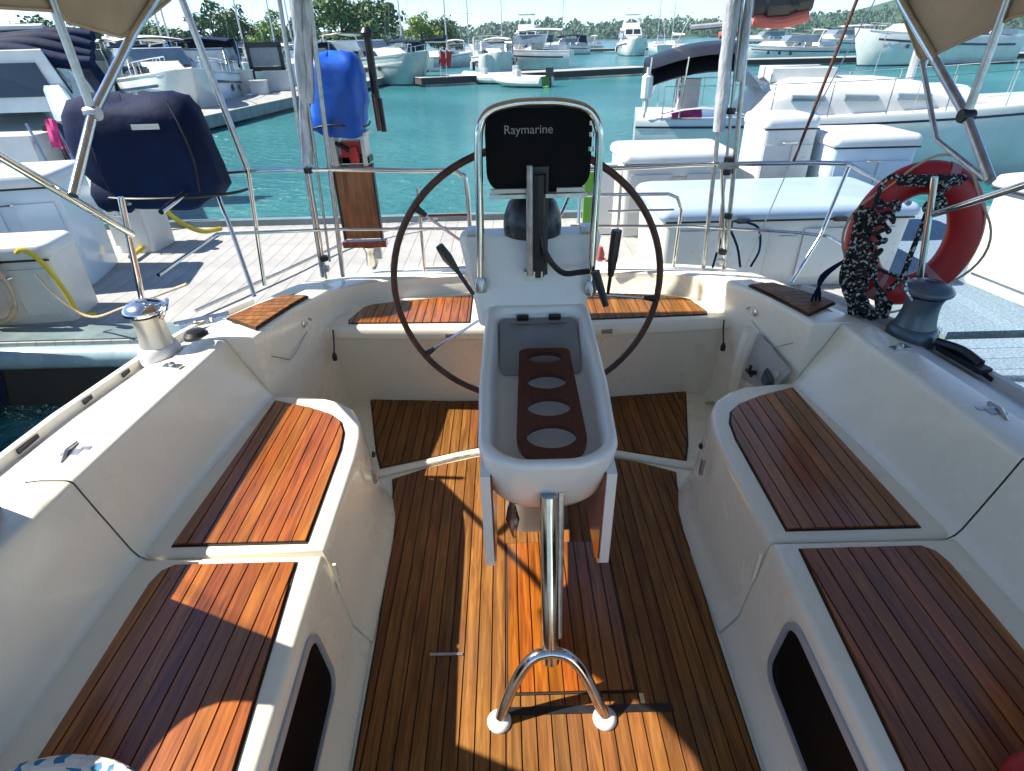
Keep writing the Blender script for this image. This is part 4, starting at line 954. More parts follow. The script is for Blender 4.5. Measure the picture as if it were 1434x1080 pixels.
def house_quads(x0, x1, w0, w1, z0, z1, rf, ra, ins):
    """cabin block: returns bottom and top rings"""
    bot = [Vector((x0, -w0/2, z0)), Vector((x1, -w1/2, z0)), Vector((x1, w1/2, z0)), Vector((x0, w0/2, z0))]
    top = [Vector((x0+ra, -w0/2+ins, z1)), Vector((x1-rf, -w1/2+ins, z1)), Vector((x1-rf, w1/2-ins, z1)), Vector((x0+ra, w0/2-ins, z1))]
    return bot, top
def pane(g, bot, top, i, u0, u1, v0, v1, off=.012):
    a, b, c, d = bot[i], bot[(i+1) % 4], top[(i+1) % 4], top[i]
    def P(u, v): return (a.lerp(b, u)).lerp(d.lerp(c, u), v)
    nrm = (b-a).cross(d-a).normalized()*off
    q = [P(u0, v0), P(u1, v0), P(u1, v1), P(u0, v1)]
    g.add([p+nrm*.1 for p in q]+[p+nrm for p in q], [(0, 1, 2, 3), (4, 5, 6, 7), (0, 1, 5, 4), (1, 2, 6, 5), (2, 3, 7, 6), (3, 0, 4, 7)])
def cruiser(label, loc, head, L=9, H=1.2, hm=hullw, top='arch', tm=whitem, group='motor cruisers moored in the marina', B=None, scoop=0, detail=1, name='motor_cruiser', cat='motorboat'):
    B = B or L*.33
    t = thing(name, label, cat, (loc[0], loc[1], WZ), rad(head), group, local=True)
    rows = hull_mesh(L, B, H, scoop)
    g = G(); g.loft(rows, True, True); g.mk('hull', hm, t, True, 40)
    g = G(); g.loft([[(r[2][0], r[2][1]*1.02, -.02), (r[2][0], r[2][1]*1.03, .10)] for r in rows]); g.loft([[(r[12][0], r[12][1]*1.02, -.02), (r[12][0], r[12][1]*1.03, .10)] for r in rows]); g.mk('boot_stripe', hulln, t)
    g = G(); g.loft([[(r[4][0], r[4][1]*1.012, r[4][2]-.05), (r[4][0], r[4][1]*1.012, r[4][2]-.0)] for r in rows[:-1]]); g.loft([[(r[10][0], r[10][1]*1.012, r[10][2]-.05), (r[10][0], r[10][1]*1.012, r[10][2])] for r in rows[:-1]]); g.mk('rub_rail', steel2, t)
    g = G(); g.loft([[(q_[4][0], q_[4][1]*1.006, q_[4][2]-.30*H), (q_[4][0], q_[4][1]*1.008, q_[4][2]-.23*H)] for q_ in rows[1:-2]]); g.loft([[(q_[10][0], q_[10][1]*1.006, q_[10][2]-.30*H), (q_[10][0], q_[10][1]*1.008, q_[10][2]-.23*H)] for q_ in rows[1:-2]]); g.mk('hull_stripe', hulln if hm is not hullg else whitem, t)
    for k_ in (9, 11, 13):
        for c_ in (4, 10):
            q_ = rows[k_][c_]; g = G(); g.lathe([(.13, -.02), (.14, .02), (.11, .03)], (q_[0], q_[1]*1.0, q_[2]-.42*H), 12, Matrix.Rotation(rad(90 if c_ == 4 else -90), 3, 'X')); g.mk('porthole', glass, t, True)
    zc = H*.95
    bot, tp_ = house_quads(L*.36, L*.86, B*.80, B*.22, zc, zc+.42*H, L*.12, .05, .12)
    g = G(); g.loft([bot, tp_], True, True); g.mk('foredeck_cabin', whitem, t, True, 30)
    g = G()
    for u in (.08, .38): pane(g, bot, tp_, 0, u, u+.22, .3, .75); pane(g, bot, tp_, 2, .78-u, 1-u-.0, .3, .75)
    g.mk('cabin_window', glass, t)
    z2 = zc+.30*H
    b2, t2 = house_quads(L*.20, L*.56, B*.82, B*.72, z2, z2+.62, .55, -.05, .10)
    g = G()
    for i in (0, 1, 2): pane(g, b2, t2, i, .02, .98, .05, .95, .03)
    g.mk('windscreen', gglass, t)
    g = G()
    for i in (0, 1, 2):
        a_, b_ = t2[i], t2[(i+1) % 4]; g.tube([a_, b_], .03, 6); g.tube([bot_ for bot_ in (b2[i], t2[i])], .025, 6)
        m0 = b2[i].lerp(b2[(i+1) % 4], .5); m1 = t2[i].lerp(t2[(i+1) % 4], .5); g.tube([m0, m1], .02, 6)
    g.mk('windscreen_frame', steel, t)
    # coaming round cockpit and dark well
    g = G(); g.box((L*.12, 0, zc+.16), (L*.17, B*.62, .36)); g.mk('cockpit_seat', whitem, t)
    g = G(); g.box((L*.27, 0, zc+.02), (L*.12, B*.6, .06)); g.mk('cockpit_well', black, t)
    g = G(); g.box((L*.30, B*.12, zc+.35), (L*.07, B*.2, .5)); g.mk('helm_station', whitem, t)
    g = G(); g.box((-.35, 0, .22), (.75, B*.7, .08)); g.mk('swim_platform', whitem, t)
    if top in ('arch', 'canvas', 'hardtop', 'fly'):
        zt = z2+.95
        for s in (-1, 1):
            g = G(); g.tube([(L*.24, s*B*.43, zc+.05), (L*.20, s*B*.41, zt-.1), (L*.19, s*B*.36, zt)], .05, 6); g.mk('arch_leg', tm if top == 'arch' else steel, t, True)
        R = []
        for k in range(7):
            u = k/6; x = L*(.08+.42*u); R.append([(x, B*.40*v, zt+.14-.12*v*v-.10*(2*u-1)**2) for v in (-1, -.7, -.3, 0, .3, .7, 1)])
        g = G()
        if top == 'arch': R = R[1:4]
        g.loft(R); g.loft([[(p[0], p[1], p[2]-.06) for p in r] for r in R]); g.mk('top', tm, t, True)
        if top == 'canvas':
            g = G(); b3, t3 = house_quads(L*.06, L*.24, B*.80, B*.80, zc, zt-.02, .1, .15, .04); pane(g, b3, t3, 0, .05, .95, .3, 1.0, .02); pane(g, b3, t3, 2, .05, .95, .3, 1.0, .02); pane(g, b3, t3, 3, .05, .95, .1, 1, .02); g.mk('side_curtain', tm, t)
        if top == 'fly':
            b4, t4 = house_quads(L*.16, L*.56, B*.78, B*.62, z2, zt+.25, .9, .1, .12)
            g = G(); g.loft([b4, t4], True, True); g.mk('saloon', whitem, t)
            g = G(); pane(g, b4, t4, 0, .1, .5, .35, .8); pane(g, b4, t4, 0, .54, .9, .35, .8); pane(g, b4, t4, 2, .1, .5, .35, .8); pane(g, b4, t4, 2, .54, .9, .35, .8); pane(g, b4, t4, 1, .06, .47, .35, .85); pane(g, b4, t4, 1, .53, .94, .35, .85); pane(g, b4, t4, 3, .2, .8, .2, .85); g.mk('saloon_window', glass, t)
            b5, t5 = house_quads(L*.20, L*.46, B*.6, B*.5, zt+.28, zt+.85, .3, -.1, .05)
            g = G(); g.loft([b5, t5], True, True); g.mk('flybridge', whitem, t)
            g = G(); g.tube([(L*.22, -B*.25, zt+.8), (L*.20, -B*.25, zt+1.8), (L*.20, B*.25, zt+1.8), (L*.22, B*.25, zt+.8)], .03, 6); g.box((L*.28, 0, zt+1.85), (L*.22, B*.56, .06)); g.mk('fly_top', tm, t)
            g = G(); g.tube([(L*.2, 0, zt+1.85), (L*.18, 0, zt+3.2)], .02, 5); g.mk('antenna', whitem, t)
    g = G()
    for s in (-1, 1):
        prev = None; P = []
        for k in range(8):
            tt = .45+.53*k/7; r = rows[min(17, int(tt*18))]; p = Vector((r[4 if s < 0 else 10][0], r[4 if s < 0 else 10][1]*.93, r[5][2])); P.append(p+Vector((0, 0, .42)))
            g.tube([p, p+Vector((0, 0, .42))], .013, 5)
        g.tube(P, .016, 6)
    g.mk('bow_rail', steel, t, True)
    for k in range(2 if detail else 0):
        r = rows[4+4*k]; g = G(); g.lathe([(.03, -.30), (.10, -.26), (.11, .0), (.10, .26), (.03, .30)], (r[10][0], r[4][1]*1.0-.1, H*.45), 10); g.mk('fender', navy if k else whitem, t, True)
    return t
def sailboat(label, loc, head, L=9, H=.95, mastH=12, cover=navy, hm=hullw, group='sailing boats moored in the marina', boom=True):
    B = L*.31
    t = thing('sailing_boat', label, 'sailboat', (loc[0], loc[1], WZ), rad(head), group, local=True)
    rows = hull_mesh(L, B, H, 0, .38)
    g = G(); g.loft(rows, True, True); g.mk('hull', hm, t, True, 40)
    g = G(); g.loft([[(r[4][0], r[4][1]*1.012, r[4][2]-.10), (r[4][0], r[4][1]*1.014, r[4][2]-.06)] for r in rows[:-1]]); g.loft([[(r[10][0], r[10][1]*1.012, r[10][2]-.10), (r[10][0], r[10][1]*1.014, r[10][2]-.06)] for r in rows[:-1]]); g.mk('cove_stripe', hulln, t)
    bot, tp_ = house_quads(L*.34, L*.76, B*.66, B*.34, H*.97, H*.97+.42, .7, .1, .10)
    g = G(); g.loft([bot, tp_], True, True); g.mk('coachroof', whitem, t, True, 30)
    g = G()
    for u in (.1, .32, .54): pane(g, bot, tp_, 0, u, u+.16, .3, .75); pane(g, bot, tp_, 2, .84-u, 1-u, .3, .75)
    g.mk('cabin_window', glass, t)
    g = G(); g.tube([(L*.58, 0, H), (L*.575, 0, mastH)], [.075, .055], 8); g.mk('mast', mast_m, t, True)
    g = G(); g.tube([(L*.58, -B*.3, mastH*.55), (L*.577, 0, mastH*.555), (L*.58, B*.3, mastH*.55)], .025, 5); g.mk('spreader', mast_m, t, True)
    zb = H+1.15
    if boom:
        g = G(); g.tube([(L*.57, 0, zb), (L*.18, 0, zb+.05)], .05, 6); g.mk('boom', mast_m, t, True)
        g = G(); g.tube(arc([(L*.575, 0, zb+.55), (L*.54, 0, zb+.25), (L*.40, 0, zb+.17), (L*.18, 0, zb+.13)], 4), [.07]*3+[.16]*6+[.12]*4, 8); g.mk('sail_cover', cover, t, True)
    g = G()
    for p in ((L*.99, 0, H*1.25), (0.02*L, 0, H), (L*.55, B*.45, H), (L*.55, -B*.45, H)): g.tube([p, (L*.575, 0, mastH-.1)], .008, 4)
    g.mk('rigging', steel2, t)
    g = G(); P = []
    for s in (-1, 1):
        P = []
        for k in range(9):
            r = rows[1+2*k]; p = Vector((r[4][0], (1 if s > 0 else -1)*abs(r[4][1])*.95, r[5][2])); P.append(p+Vector((0, 0, .55))); g.tube([p, p+Vector((0, 0, .55))], .011, 5)
        g.tube(P, .008, 5)
    g.mk('guard_rail', steel, t, True)
    return t

# left neighbour, stern towards the dock, gunwale sloping down to its stern
nb = thing('motor_yacht', 'big pale blue motor yacht at the left edge with its stern to the dock', 'motorboat', (-6.5, 7.4, WZ))
ST_ = [(7.35, -5.15, .02, 3.0), (7.7, -5.25, .32, 3.1), (8.2, -5.5, .66, 3.3), (9.0, -6.1, .93, 3.5), (10.2, -7.05, 1.24, 3.7), (11.6, -8.2, 1.52, 3.8), (13.2, -9.6, 1.78, 3.5), (15.0, -11.2, 2.0, 2.0), (16.0, -12.2, 2.1, .3)]
g = G(); R = []
for y, x, z, w_ in ST_: R.append([(x-.75, y, WZ-.2), (x-.55, y, WZ+.15), (x-.2, y, WZ*.4+z*.3), (x-.02, y, z-.10), (x, y, z-.02), (x-.06, y, z+.03), (x-.30, y, z+.03), (x-.34, y, z-.03), (x-.36, y, max(-.1, z-.75)), (x-w_+.36, y, max(-.1, z-.75)), (x-w_+.3, y, z), (x-w_, y, z), (x-w_+.2, y, z*.3), (x-w_+.6, y, WZ-.2)])
g.loft(R, True, True); g.mk('hull', hullb, nb, True, 40)
g = G(); g.loft([[(x+.004, y, z-.13), (x+.008, y, z-.10)] for y, x, z, w_ in ST_[:-1]]); g.mk('rub_rail', steel2, nb)
g = G(); g.box((-7.2, 7.2, -.28), (3.2, .8, .10)); g.mk('swim_platform', whitem, nb)
g = G(); V0 = [(-6.9, 10.2, .9), (-9.9, 10.0, .9), (-11.9, 14.0, 1.2), (-9.4, 14.2, 1.2)]; g.loft([V0, [(-7.25, 10.3, 1.75), (-9.8, 10.2, 1.75), (-11.6, 13.4, 2.0), (-9.6, 13.6, 2.0)]], True, True); g.mk('deckhouse', whitem, nb)
b6 = [Vector(p) for p in V0]; t6 = [Vector(p) for p in ((-7.25, 10.3, 1.75), (-9.8, 10.2, 1.75), (-11.6, 13.4, 2.0), (-9.6, 13.6, 2.0))]
for u in (.08, .5): g = G(); pane(g, b6, t6, 0, u, u+.4, .25, .8, -.03); g.mk('aft_window', glass, nb)
for u in (.05, .37, .69): g = G(); pane(g, b6, t6, 3, u, u+.26, .25, .75, -.03); g.mk('side_window', glass, nb)
for k in range(4):
    g = G(); P = [at(-60+190*i/6, 48+9*k+6*math.sin(i*.9+k)+i*1.2, 'y', 11.0-.15*k) for i in range(7)]; g.tube(arc(P, 3), [.08+.05*math.sin(math.pi*i/18) for i in range(19)], 8); g.mk('furled_canopy', navy, nb, True, 80)
g = G(); g.tube([at(-30, 40, 'y', 11), at(60, 38, 'y', 11), at(78, 60, 'y', 11)], .05, 6); g.mk('canopy_frame', whitem, nb, True)
g = G(); g.box((-6.55, 8.1, .45), (.85, .5, .75)); g.mk('stern_locker', whitem, nb)
g = G(); g.box((-6.05, 8.6, .62), (.55, .5, .55), rz=.3); g.tube([(-6.0, 8.2, .9), (-5.75, 8.0, .35)], .08, 6); g.mk('stern_gear', black, nb)
for dx in (0, .35): g = G(); g.tube([(-6.2+dx, 8.0, .95), (-5.9+dx, 7.7, .35), (-5.7+dx, 7.6, -.1)], .018, 6); g.mk('stern_grab_rail', steel, nb, True)
g = G(); g.box((-6.9, 7.5, .0), (2.9, .12, .55)); g.mk('transom_door', hullb, nb)
g = G(); g.tube(arc([(-6.1, 7.42, .15), (-5.95, 7.4, .12), (-5.85, 7.4, .06)], 3), .02, 6); g.mk('transom_handle', steel, nb, True)
tw = thing('beach_towel', 'pink towel hung over the stern of the pale blue motor yacht', 'towel', (-6.4, 8.3, .55)); P0_ = at(70, 185, 'y', 7.9)
g = G(); R = []
for k in range(6): R.append([at(62+i*5+k*2.2, 166+k*8+abs(i-1)*1.5, 'y', 7.75+.03*math.sin(i*2+k)) for i in range(4)])
g.loft(R); g.loft([[p+Vector((0, .02, 0)) for p in r] for r in R]); OFF[tw.name] = Vector(tw.location); g.mk('cloth', pink, tw, True)
# navy sail-like cover behind the tubes
sc_ = thing('boom_tent', 'dark navy folded canopy standing between the left boats', 'canopy', (-8.5, 13.0, 1.0)); OFF[sc_.name] = Vector(sc_.location)
g = G(); up_ = [(105, 70), (125, 78), (140, 95), (152, 112), (150, 138)]; lo_ = [(100, 72), (108, 92), (118, 108), (128, 122), (140, 140)]
g.loft([[at(x, y, 'y', 13.0) for x, y in up_], [at((x+u)/2, (y+v)/2, 'y', 12.8) for (x, y), (u, v) in zip(up_, lo_)], [at(x, y, 'y', 13.0) for x, y in lo_], [at((x+u)/2, (y+v)/2, 'y', 13.2) for (x, y), (u, v) in zip(up_, lo_)]]); g.mk('folded_cloth', navy, sc_, True)

def place(label, px, py, head, kind='c', **k):
    p = at(px, py, 'z', WZ)
    return (cruiser if kind == 'c' else sailboat)(label, (p.x, p.y), head, **k)
# sailing boat across the dock on the right, bow to the right
sb = sailboat('white sailing boat beyond the dock boxes with a coral edged dark sail cover', (2.62, 12.9), -11, 8.6, 1.12, 12.0, cover=coral, boom=False)
g = G(); R = []
for k in range(15):
    u = k/14; w_ = 1.08*(1-.55*u**2.2); h_ = .62*(min(1, u*9))**.5*(1-u**3.5)+.02
    R.append([(2.0+4.9*u, w_*math.copysign(abs(math.cos(a))**.5, math.cos(a)), 1.06+h_*abs(math.sin(a))**.5) for a in [math.pi*j/16 for j in range(17)]])
g.loft(R, False, True); g.mk('cabin_top', whitem, sb, True, 70)
for k_, x_ in enumerate((3.0, 3.9, 4.8)):
    g = G(); y_ = -1.08*(1-.55*((x_-2)/4.9)**2.2)-.004; g.tube([(x_-.28, y_, 1.38), (x_+.28, y_+.05, 1.36)], .055, 8); g.mk('cabin_port', gglass, sb, True)
g = G(); R = [[(.45+1.5*u, v*1.3, 1.12+.12*math.sin(math.pi*u)) for v in (-1, -.8)] for u in (0, .25, .5, .75, 1)]; g.loft(R); g.mk('side_cushion', mat('grey_cushion', (.4, .42, .5), .8), sb, True)
g = G(); g.box((2.95, 0, 1.72), (1.1, 1.3, .22)); g.mk('companion_hatch', whitem, sb)
g = G(); g.tube([(2.9, 0, 2.62), (.9, 0, 2.5)], .05, 6); g.mk('boom', mast_m, sb, True)
g = G(); R = []
for k in range(9):
    u = k/8; R.append([(.10+1.75*u, 1.0*v, 2.02+.26*u+.10*math.sin(math.pi*u)-.20*v*v) for v in (-1, -.6, 0, .6, 1)])
g.loft(R); g.loft([[(a, b, c-.28 if abs(b) > .9 else c-.05) for a, b, c in r] for r in R]); g.mk('bimini', black, sb, True)
g = G(); g.tube([(1.35, -.7, 2.36), (1.75, -.7, 2.44)], .06, 8); g.mk('rolled_flap', coral, sb, True)
for x in (.15, .8, 1.7):
    for s_ in (-1, 1): g = G(); g.tube([(x, s_*1.0, 1.05), (x+.05, s_*.98, 2.05)], .018, 6); g.mk('frame_tube', steel, sb, True)
g = G(); g.tube(arc([(2.95, 0, 2.95), (2.6, 0, 2.90), (2.2, 0, 2.88), (1.95, 0, 2.85)], 5), [.24]*5+[.28]*6+[.22]*5, 10); g.mk('sail_cover', black, sb, True)
g = G(); g.tube(arc([(2.95, -.02, 2.66), (2.5, -.02, 2.56), (2.0, -.02, 2.60)], 6), [.11]*13, 10); g.mk('cover_skirt', coral, sb, True)
g = G(); g.box((1.0, 0, 1.35), (.4, .45, .6)); g.mk('helm_pedestal', whitem, sb)
g = G(); g.tube([(.8, .42*math.cos(q), 1.55+.42*math.sin(q)) for q in [2*math.pi*k/20 for k in range(20)]], .02, 6, closed=True); g.mk('wheel', steel, sb, True)
g = G(); R = [[(1.75+.55*u, .95*v, 1.95-.45*u*u-.12*v*v) for v in (-1, -.5, 0, .5, 1)] for u in (0, .33, .66, 1)]; g.loft(R); g.mk('spray_hood', mat('white_canvas', (.7, .72, .75), .8), sb, True)
g = G(); g.tube([(.15, -1.15, 1.9), (.15, -1.15, 1.15), (.2, -1.1, 1.7)], .03, 6); g.lathe([(.06, 1.35), (.10, 1.4), (.10, 1.75), (.05, 1.8)], (.15, -1.1, 0), 10); g.mk('stern_gear', whitem, sb, True)
g = G(); g.lathe([(.02, .10), (.10, .16), (.15, .30), (.11, .44), (.03, .50)], (3.0, -1.55, .72), 14); g.mk('round_fender', mat('blue_fender', (.02, .25, .62), .4), sb, True)
sw = thing('swim_towel', 'pink towel spread on the stern of the white sailing boat', 'towel', (3.1, 11.85, .46), rad(-11), None, local=True)
g = G(); R = [[(.14*i, .12*j, .05*math.sin(i*1.3+j)-.07*(j == 0)) for i in range(5)] for j in range(5)]; g.loft(R); g.loft([[(a, b, c-.015) for a, b, c in r] for r in R]); g.mk('cloth', pink, sw, True)

# cruisers and small craft, left to right
place('grey green cruiser with its bow towards the dock behind the blue engine cover', 590, 122, -62, L=10.5, H=1.55, hm=hullg, top='arch') if False else None
p = at(592, 121, 'z', WZ)
cruiser('grey green hulled cruiser lying to the right of the blue engine cover', (p.x-7.5, p.y+6.5), -38, 10.0, 1.5, hullg, 'arch')
place('navy topped cruiser behind the grey green one', 604, 100, 172, L=8, H=1.1, top='canvas', tm=navy)
place('small white cabin boat just right of the red flags', 640, 92, 95, L=7, H=1.1, top='hardtop')
place('white cruiser left of the flybridge boat in the middle', 680, 101, -80, L=8.5, H=1.3, top='arch')
place('white open sports boat on the middle dock left of the dinghy', 706, 101, -100, L=7.5, H=1.15, top='hardtop')
place('tall flybridge boat with a grey top in the middle distance', 738, 84, -92, L=11, H=1.6, top='fly')
place('broad white cruiser right of the flybridge boat with its bow to the left', 800, 98, 165, L=9, H=1.6, top='hardtop')
place('white boat with a dark canvas behind the broad white cruiser', 825, 76, 180, L=9, H=1.3, top='canvas', tm=navy)
place('white flybridge cruiser left of the black bimini', 878, 76, -95, L=12, H=1.7, top='fly')
place('small white launch at the far thin dock', 845, 72, 170, L=8, H=1.2, top='arch')
place('white cruiser with dark windows at the far left under the tubes', 205, 150, -50, L=9.5, H=1.4, top='hardtop')
place('white flybridge boat behind the left tubes, furthest of the left row', 190, 112, -60, L=12, H=1.6, top='fly')
place('blue canvas topped cruiser beside the pale side dock', 318, 138, -75, L=9.5, H=1.35, hm=hullb, top='canvas', tm=navy)
place('white cruiser between the tubes and the blue topped one', 262, 128, -65, L=9, H=1.3, top='arch')
place('white hardtop boat with open stern under the beige canopy', 118, 168, 118, L=10, H=1.4, top='hardtop')
place('white boat against the trees right of the black framed board', 425, 110, -100, L=8, H=1.1, top='hardtop')
place('small cruiser hidden behind the grey mottled poles', 455, 118, -90, L=8, H=1.2, top='canvas', tm=hulln)
# right side
place('white pontoon cabin boat with grey windows under the far right dock trees', 1235, 72, 178, L=13, H=1.5, top='hardtop')
place('white cruiser between the sail cover and the brown stay', 1165, 84, 175, L=9, H=1.2, top='arch')
place('white motor yacht at the top right corner', 1400, 88, 180, L=12, H=2.0, top='hardtop')
place('second white cruiser beyond the right dock', 1110, 70, 180, L=10, H=1.5, top='hardtop')
place('low white boat with a green stripe left of the beige flap', 1300, 62, 176, L=12, H=1.6, top='canvas', tm=boxm)
# small tender with outboards at the middle dock
def dinghy(label, px, py, head, hm, L=3.4):
    p = at(px, py, 'z', WZ); t = thing('dinghy', label, 'dinghy', (p.x, p.y, WZ), rad(head), 'small tenders at the middle dock', local=True)
    g = G(); g.tube(arc([(0, -.75, .30), (1.2, -.8, .30), (2.4, -.62, .36), (3.2, 0, .48), (2.4, .62, .36), (1.2, .8, .30), (0, .75, .30)], 5), .24, 10); g.mk('tube', whitem, t, True)
    g = G(); g.loft([[(0, -.6, .05), (0, 0, -.05), (0, .6, .05)], [(2.2, -.55, .05), (2.2, 0, -.05), (2.2, .55, .05)], [(3.1, -.05, .3), (3.1, 0, .25), (3.1, .05, .3)]]); g.box((.05, 0, .3), (.08, 1.3, .5)); g.mk('floor', hm, t)
    g = G(); g.box((-.2, 0, .75), (.35, .30, .45)); g.tube([(-.25, 0, .5), (-.3, 0, -.3)], .06, 6); g.mk('outboard', black if hm != hullg else whitem, t)
    g = G(); g.box((1.2, 0, .45), (.3, 1.2, .06)); g.box((1.9, 0, .6), (.3, .5, .5)); g.mk('seat', whitem, t)
    return t
dinghy('white tender with a dark green hull, right one of the two at the middle dock', 765, 122, 150, greenp, 3.6)
dinghy('grey tender with a black outboard, left one at the middle dock', 718, 117, 160, hullg)
# black framed board on the side dock
p = at(382, 128, 'z', -.18)
kb = thing('notice_board', 'black framed notice board with a grey panel on the left dock', 'sign', (p.x, p.y, -.18), rad(6), None, local=True)
g = G(); W_ = 1.45; g.box((-W_/2, 0, 1.0), (.16, .12, 2.0)); g.box((W_/2, 0, 1.15), (.16, .12, 1.5)); g.box((0, 0, 1.92), (W_+.16, .12, .22)); g.box((0, 0, .95), (W_+.16, .12, .18)); g.mk('frame', black, kb)
g = G(); g.box((0, 0, 1.45), (W_-.2, .05, .78)); g.mk('panel', mat('board_grey', (.30, .31, .31), .6), kb)
for k, (x, y, w_, h) in enumerate(((352, 130, .8, .9), (400, 126, 1.2, .8), (372, 131, .6, .5))):
    p = at(x, y, 'z', -.18); dbl = ['white locker on the left dock before the black framed board', 'wide white locker right of the black framed board', 'low white step box under the black framed board'][k]
    t = thing('dock_locker', dbl, 'locker', (p.x, p.y-.6, -.165), rad(5), 'lockers on the left dock', local=True)
    g = G(); g.box((0, 0, h/2), (w_, .6, h)); g.mk('body', boxm, t); g = G(); g.box((0, 0, h+.03), (w_+.08, .68, .06)); g.mk('lid', whitem, t)
# red flags
for k, (x, lab) in enumerate(((617, 'red flag on the left of the pair right of the navy topped cruiser'), (625, 'red flag on the right of the pair right of the navy topped cruiser'))):
    p = at(x, 100, 'z', WZ+.8); t = thing('flag', lab, 'flag', tuple(p), 0, 'red flags on a boat', local=True, scale=.6)
    g = G(); g.tube([(0, 0, -.6), (.1, 0, 2.0)], .03, 5); g.mk('staff', whitem, t)
    g = G(); R = [[(.1-.05*j+.14*i, .05*math.sin(i*1.5+j), 1.9-.25*j-.10*i) for i in range(5)] for j in range(6)]; g.loft(R); g.mk('cloth', redfoam, t, True)
# masts: far sailing boats
spots = [(132, 128, 13, 'left of the beige canopy tip'), (232, 120, 12, 'right of the beige canopy tip'), (300, 112, 14, 'behind the slanting left tube'), (345, 108, 12, 'left of the side dock board'),
         (388, 104, 13, 'above the black framed board'), (540, 102, 13, 'left of the navy topped cruiser'), (577, 98, 12, 'above the grey green cruiser'), (655, 84, 10, 'behind the small white cabin boat'), (694, 82, 16, 'with the tallest dark mast in the middle'),
         (775, 78, 9, 'left of the broad white cruiser'), (930, 74, 9, 'behind the black bimini'), (965, 72, 10, 'right of the black bimini')]
for k, (x, y, mh, wh) in enumerate(spots):
    if mh < 11: place('distant white sailing boat %s' % wh, x, y, 90+20*((k % 3)-1), 's', L=9, H=1.1, mastH=mh*1.0, cover=[navy, hulln, whitem][k % 3])
    else: place('moored white sailing boat %s' % wh, x, y, 80+25*((k*2) % 3-1), 's', L=9.5, H=1.1, mastH=mh, cover=[navy, blue, hulln][k % 3])
# unseen boat added out of view on the left to shade the water
sailboat('unseen sailing boat added left of the yacht to shade the water by the dock', (-5.05, 3.72), -90, 9.6, 1.3, 12, cover=navy, hm=hulln, boom=True)
# a few things on the right: yellow and red kayaks on a low float
kk = slab_dock('float', 'low swimming float at the right edge carrying kayaks', (11.8, 14.0), rad(8), 5.5, 2.2, -.40, False, mats=(concrete, darkwood), thick=.2, cat='float')
for k, (m_, lab, dx, dy, rz) in enumerate(((yellow, 'yellow kayak lying on the float at the right edge', .1, -.5, .25), (redfoam, 'red kayak propped on the float at the right edge', .6, .2, .35), (whitem, 'white kayak behind the red one on the float', .1, .8, .15))):
    t = thing('kayak', lab, 'kayak', (11.6+dx, 13.9+dy, -.385), rz, 'kayaks on the float', local=True)
    g = G(); R = []
    for i in range(11):
        u = i/10; r_ = .33*math.sin(math.pi*min(.97, max(.03, u)))**.7; R.append([(-1.7+3.4*u, r_*math.cos(a), .22+.16*math.sin(a)*min(1, r_*4)+.12*(2*u-1)**2) for a in [2*math.pi*j/10 for j in range(10)]])
    g.loft(R, True, True); g.mk('hull', m_, t, True)
    g = G(); g.lathe([(.24, .36), (.26, .40), (.22, .42), (.20, .38)], (0, 0, 0), 14); g.mk('cockpit_rim', black, t, True)

# ================================================================ SHORE
rt = random.Random(11)
def tree_mesh(name, seed, H, Wd, nleaf=2200, size=.34):
    r = random.Random(seed); V, Fc = [], []
    cl_ = []
    for k in range(26):
        a = r.uniform(0, 6.28); h = r.uniform(.18, 1)
        rr = (math.sin(math.pi*min(.98, h*.82+.14)))**.8*Wd/2*r.uniform(.35, .95)
        cl_.append((rr*math.cos(a), rr*math.sin(a), H*h*.93, r.uniform(.13, .24)*Wd))
    for _ in range(nleaf):
        c = r.choice(cl_); d = Vector((r.gauss(0, 1), r.gauss(0, 1), r.gauss(0, 1))).normalized()*c[3]*r.uniform(.55, 1.05)
        p = Vector(c[:3])+Vector((d.x, d.y, d.z*.75)); n = (d.normalized()+Vector((r.gauss(0, .5), r.gauss(0, .5), r.gauss(0, .5)))).normalized()
        u = n.orthogonal().normalized(); v = n.cross(u); s1 = size*r.uniform(.5, 1.2); i = len(V)
        V += [p+u*s1, p+v*s1*.7, p-u*s1, p-v*s1*.7]; Fc.append((i, i+1, i+2, i+3))
    me = bpy.data.meshes.new(name); me.from_pydata([tuple(v) for v in V], [], Fc); return me
crowns = [tree_mesh('crown', 20+i, 9.0, 8.5) for i in range(3)]
def tree(label, px, y, toppx, wpx, m, i, ztop=None):
    b = at(px, 80, 'y', y); t_ = at(px, toppx, 'y', y); z1 = t_.z; zb = -.2
    wd = abs(at(px+wpx/2, 60, 'y', y).x-at(px-wpx/2, 60, 'y', y).x)
    t = thing('tree', label, 'tree', (t_.x, y, zb), rt.uniform(0, 6), 'trees on the near shore', local=True)
    me = crowns[i % 3].copy(); me.materials.append(m)
    c = bpy.data.objects.new('crown', me); col.objects.link(c); c.parent = t; H = z1-zb; c.scale = (wd/8.5, wd/8.5, H/9.0); c.location = (0, 0, .06*H)
    g = G(); g.tube([(0, 0, 0), (.1, 0, H*.25), (0, .1, H*.6), (.2, 0, H*.85)], [.28, .22, .14, .05], 7)
    for k in range(5):
        a = k*1.3; g.tube([(0, 0, H*(.2+.1*k)), (math.cos(a)*wd*.18, math.sin(a)*wd*.18, H*(.38+.1*k)), (math.cos(a)*wd*.3, math.sin(a)*wd*.3, H*(.45+.1*k))], [.10, .06, .03], 5)
    g.mk('trunk', trunkm, t, True); return t
tree('dark green tree behind the slanting left tubes, tallest of the left clump', 290, 88, 8, 75, leafA, 0)
tree('dark green tree right of the tallest one in the left clump', 325, 92, 14, 62, leafA, 1)
tree('low dark tree at the left end of the left clump', 232, 84, 38, 70, leafA, 2)
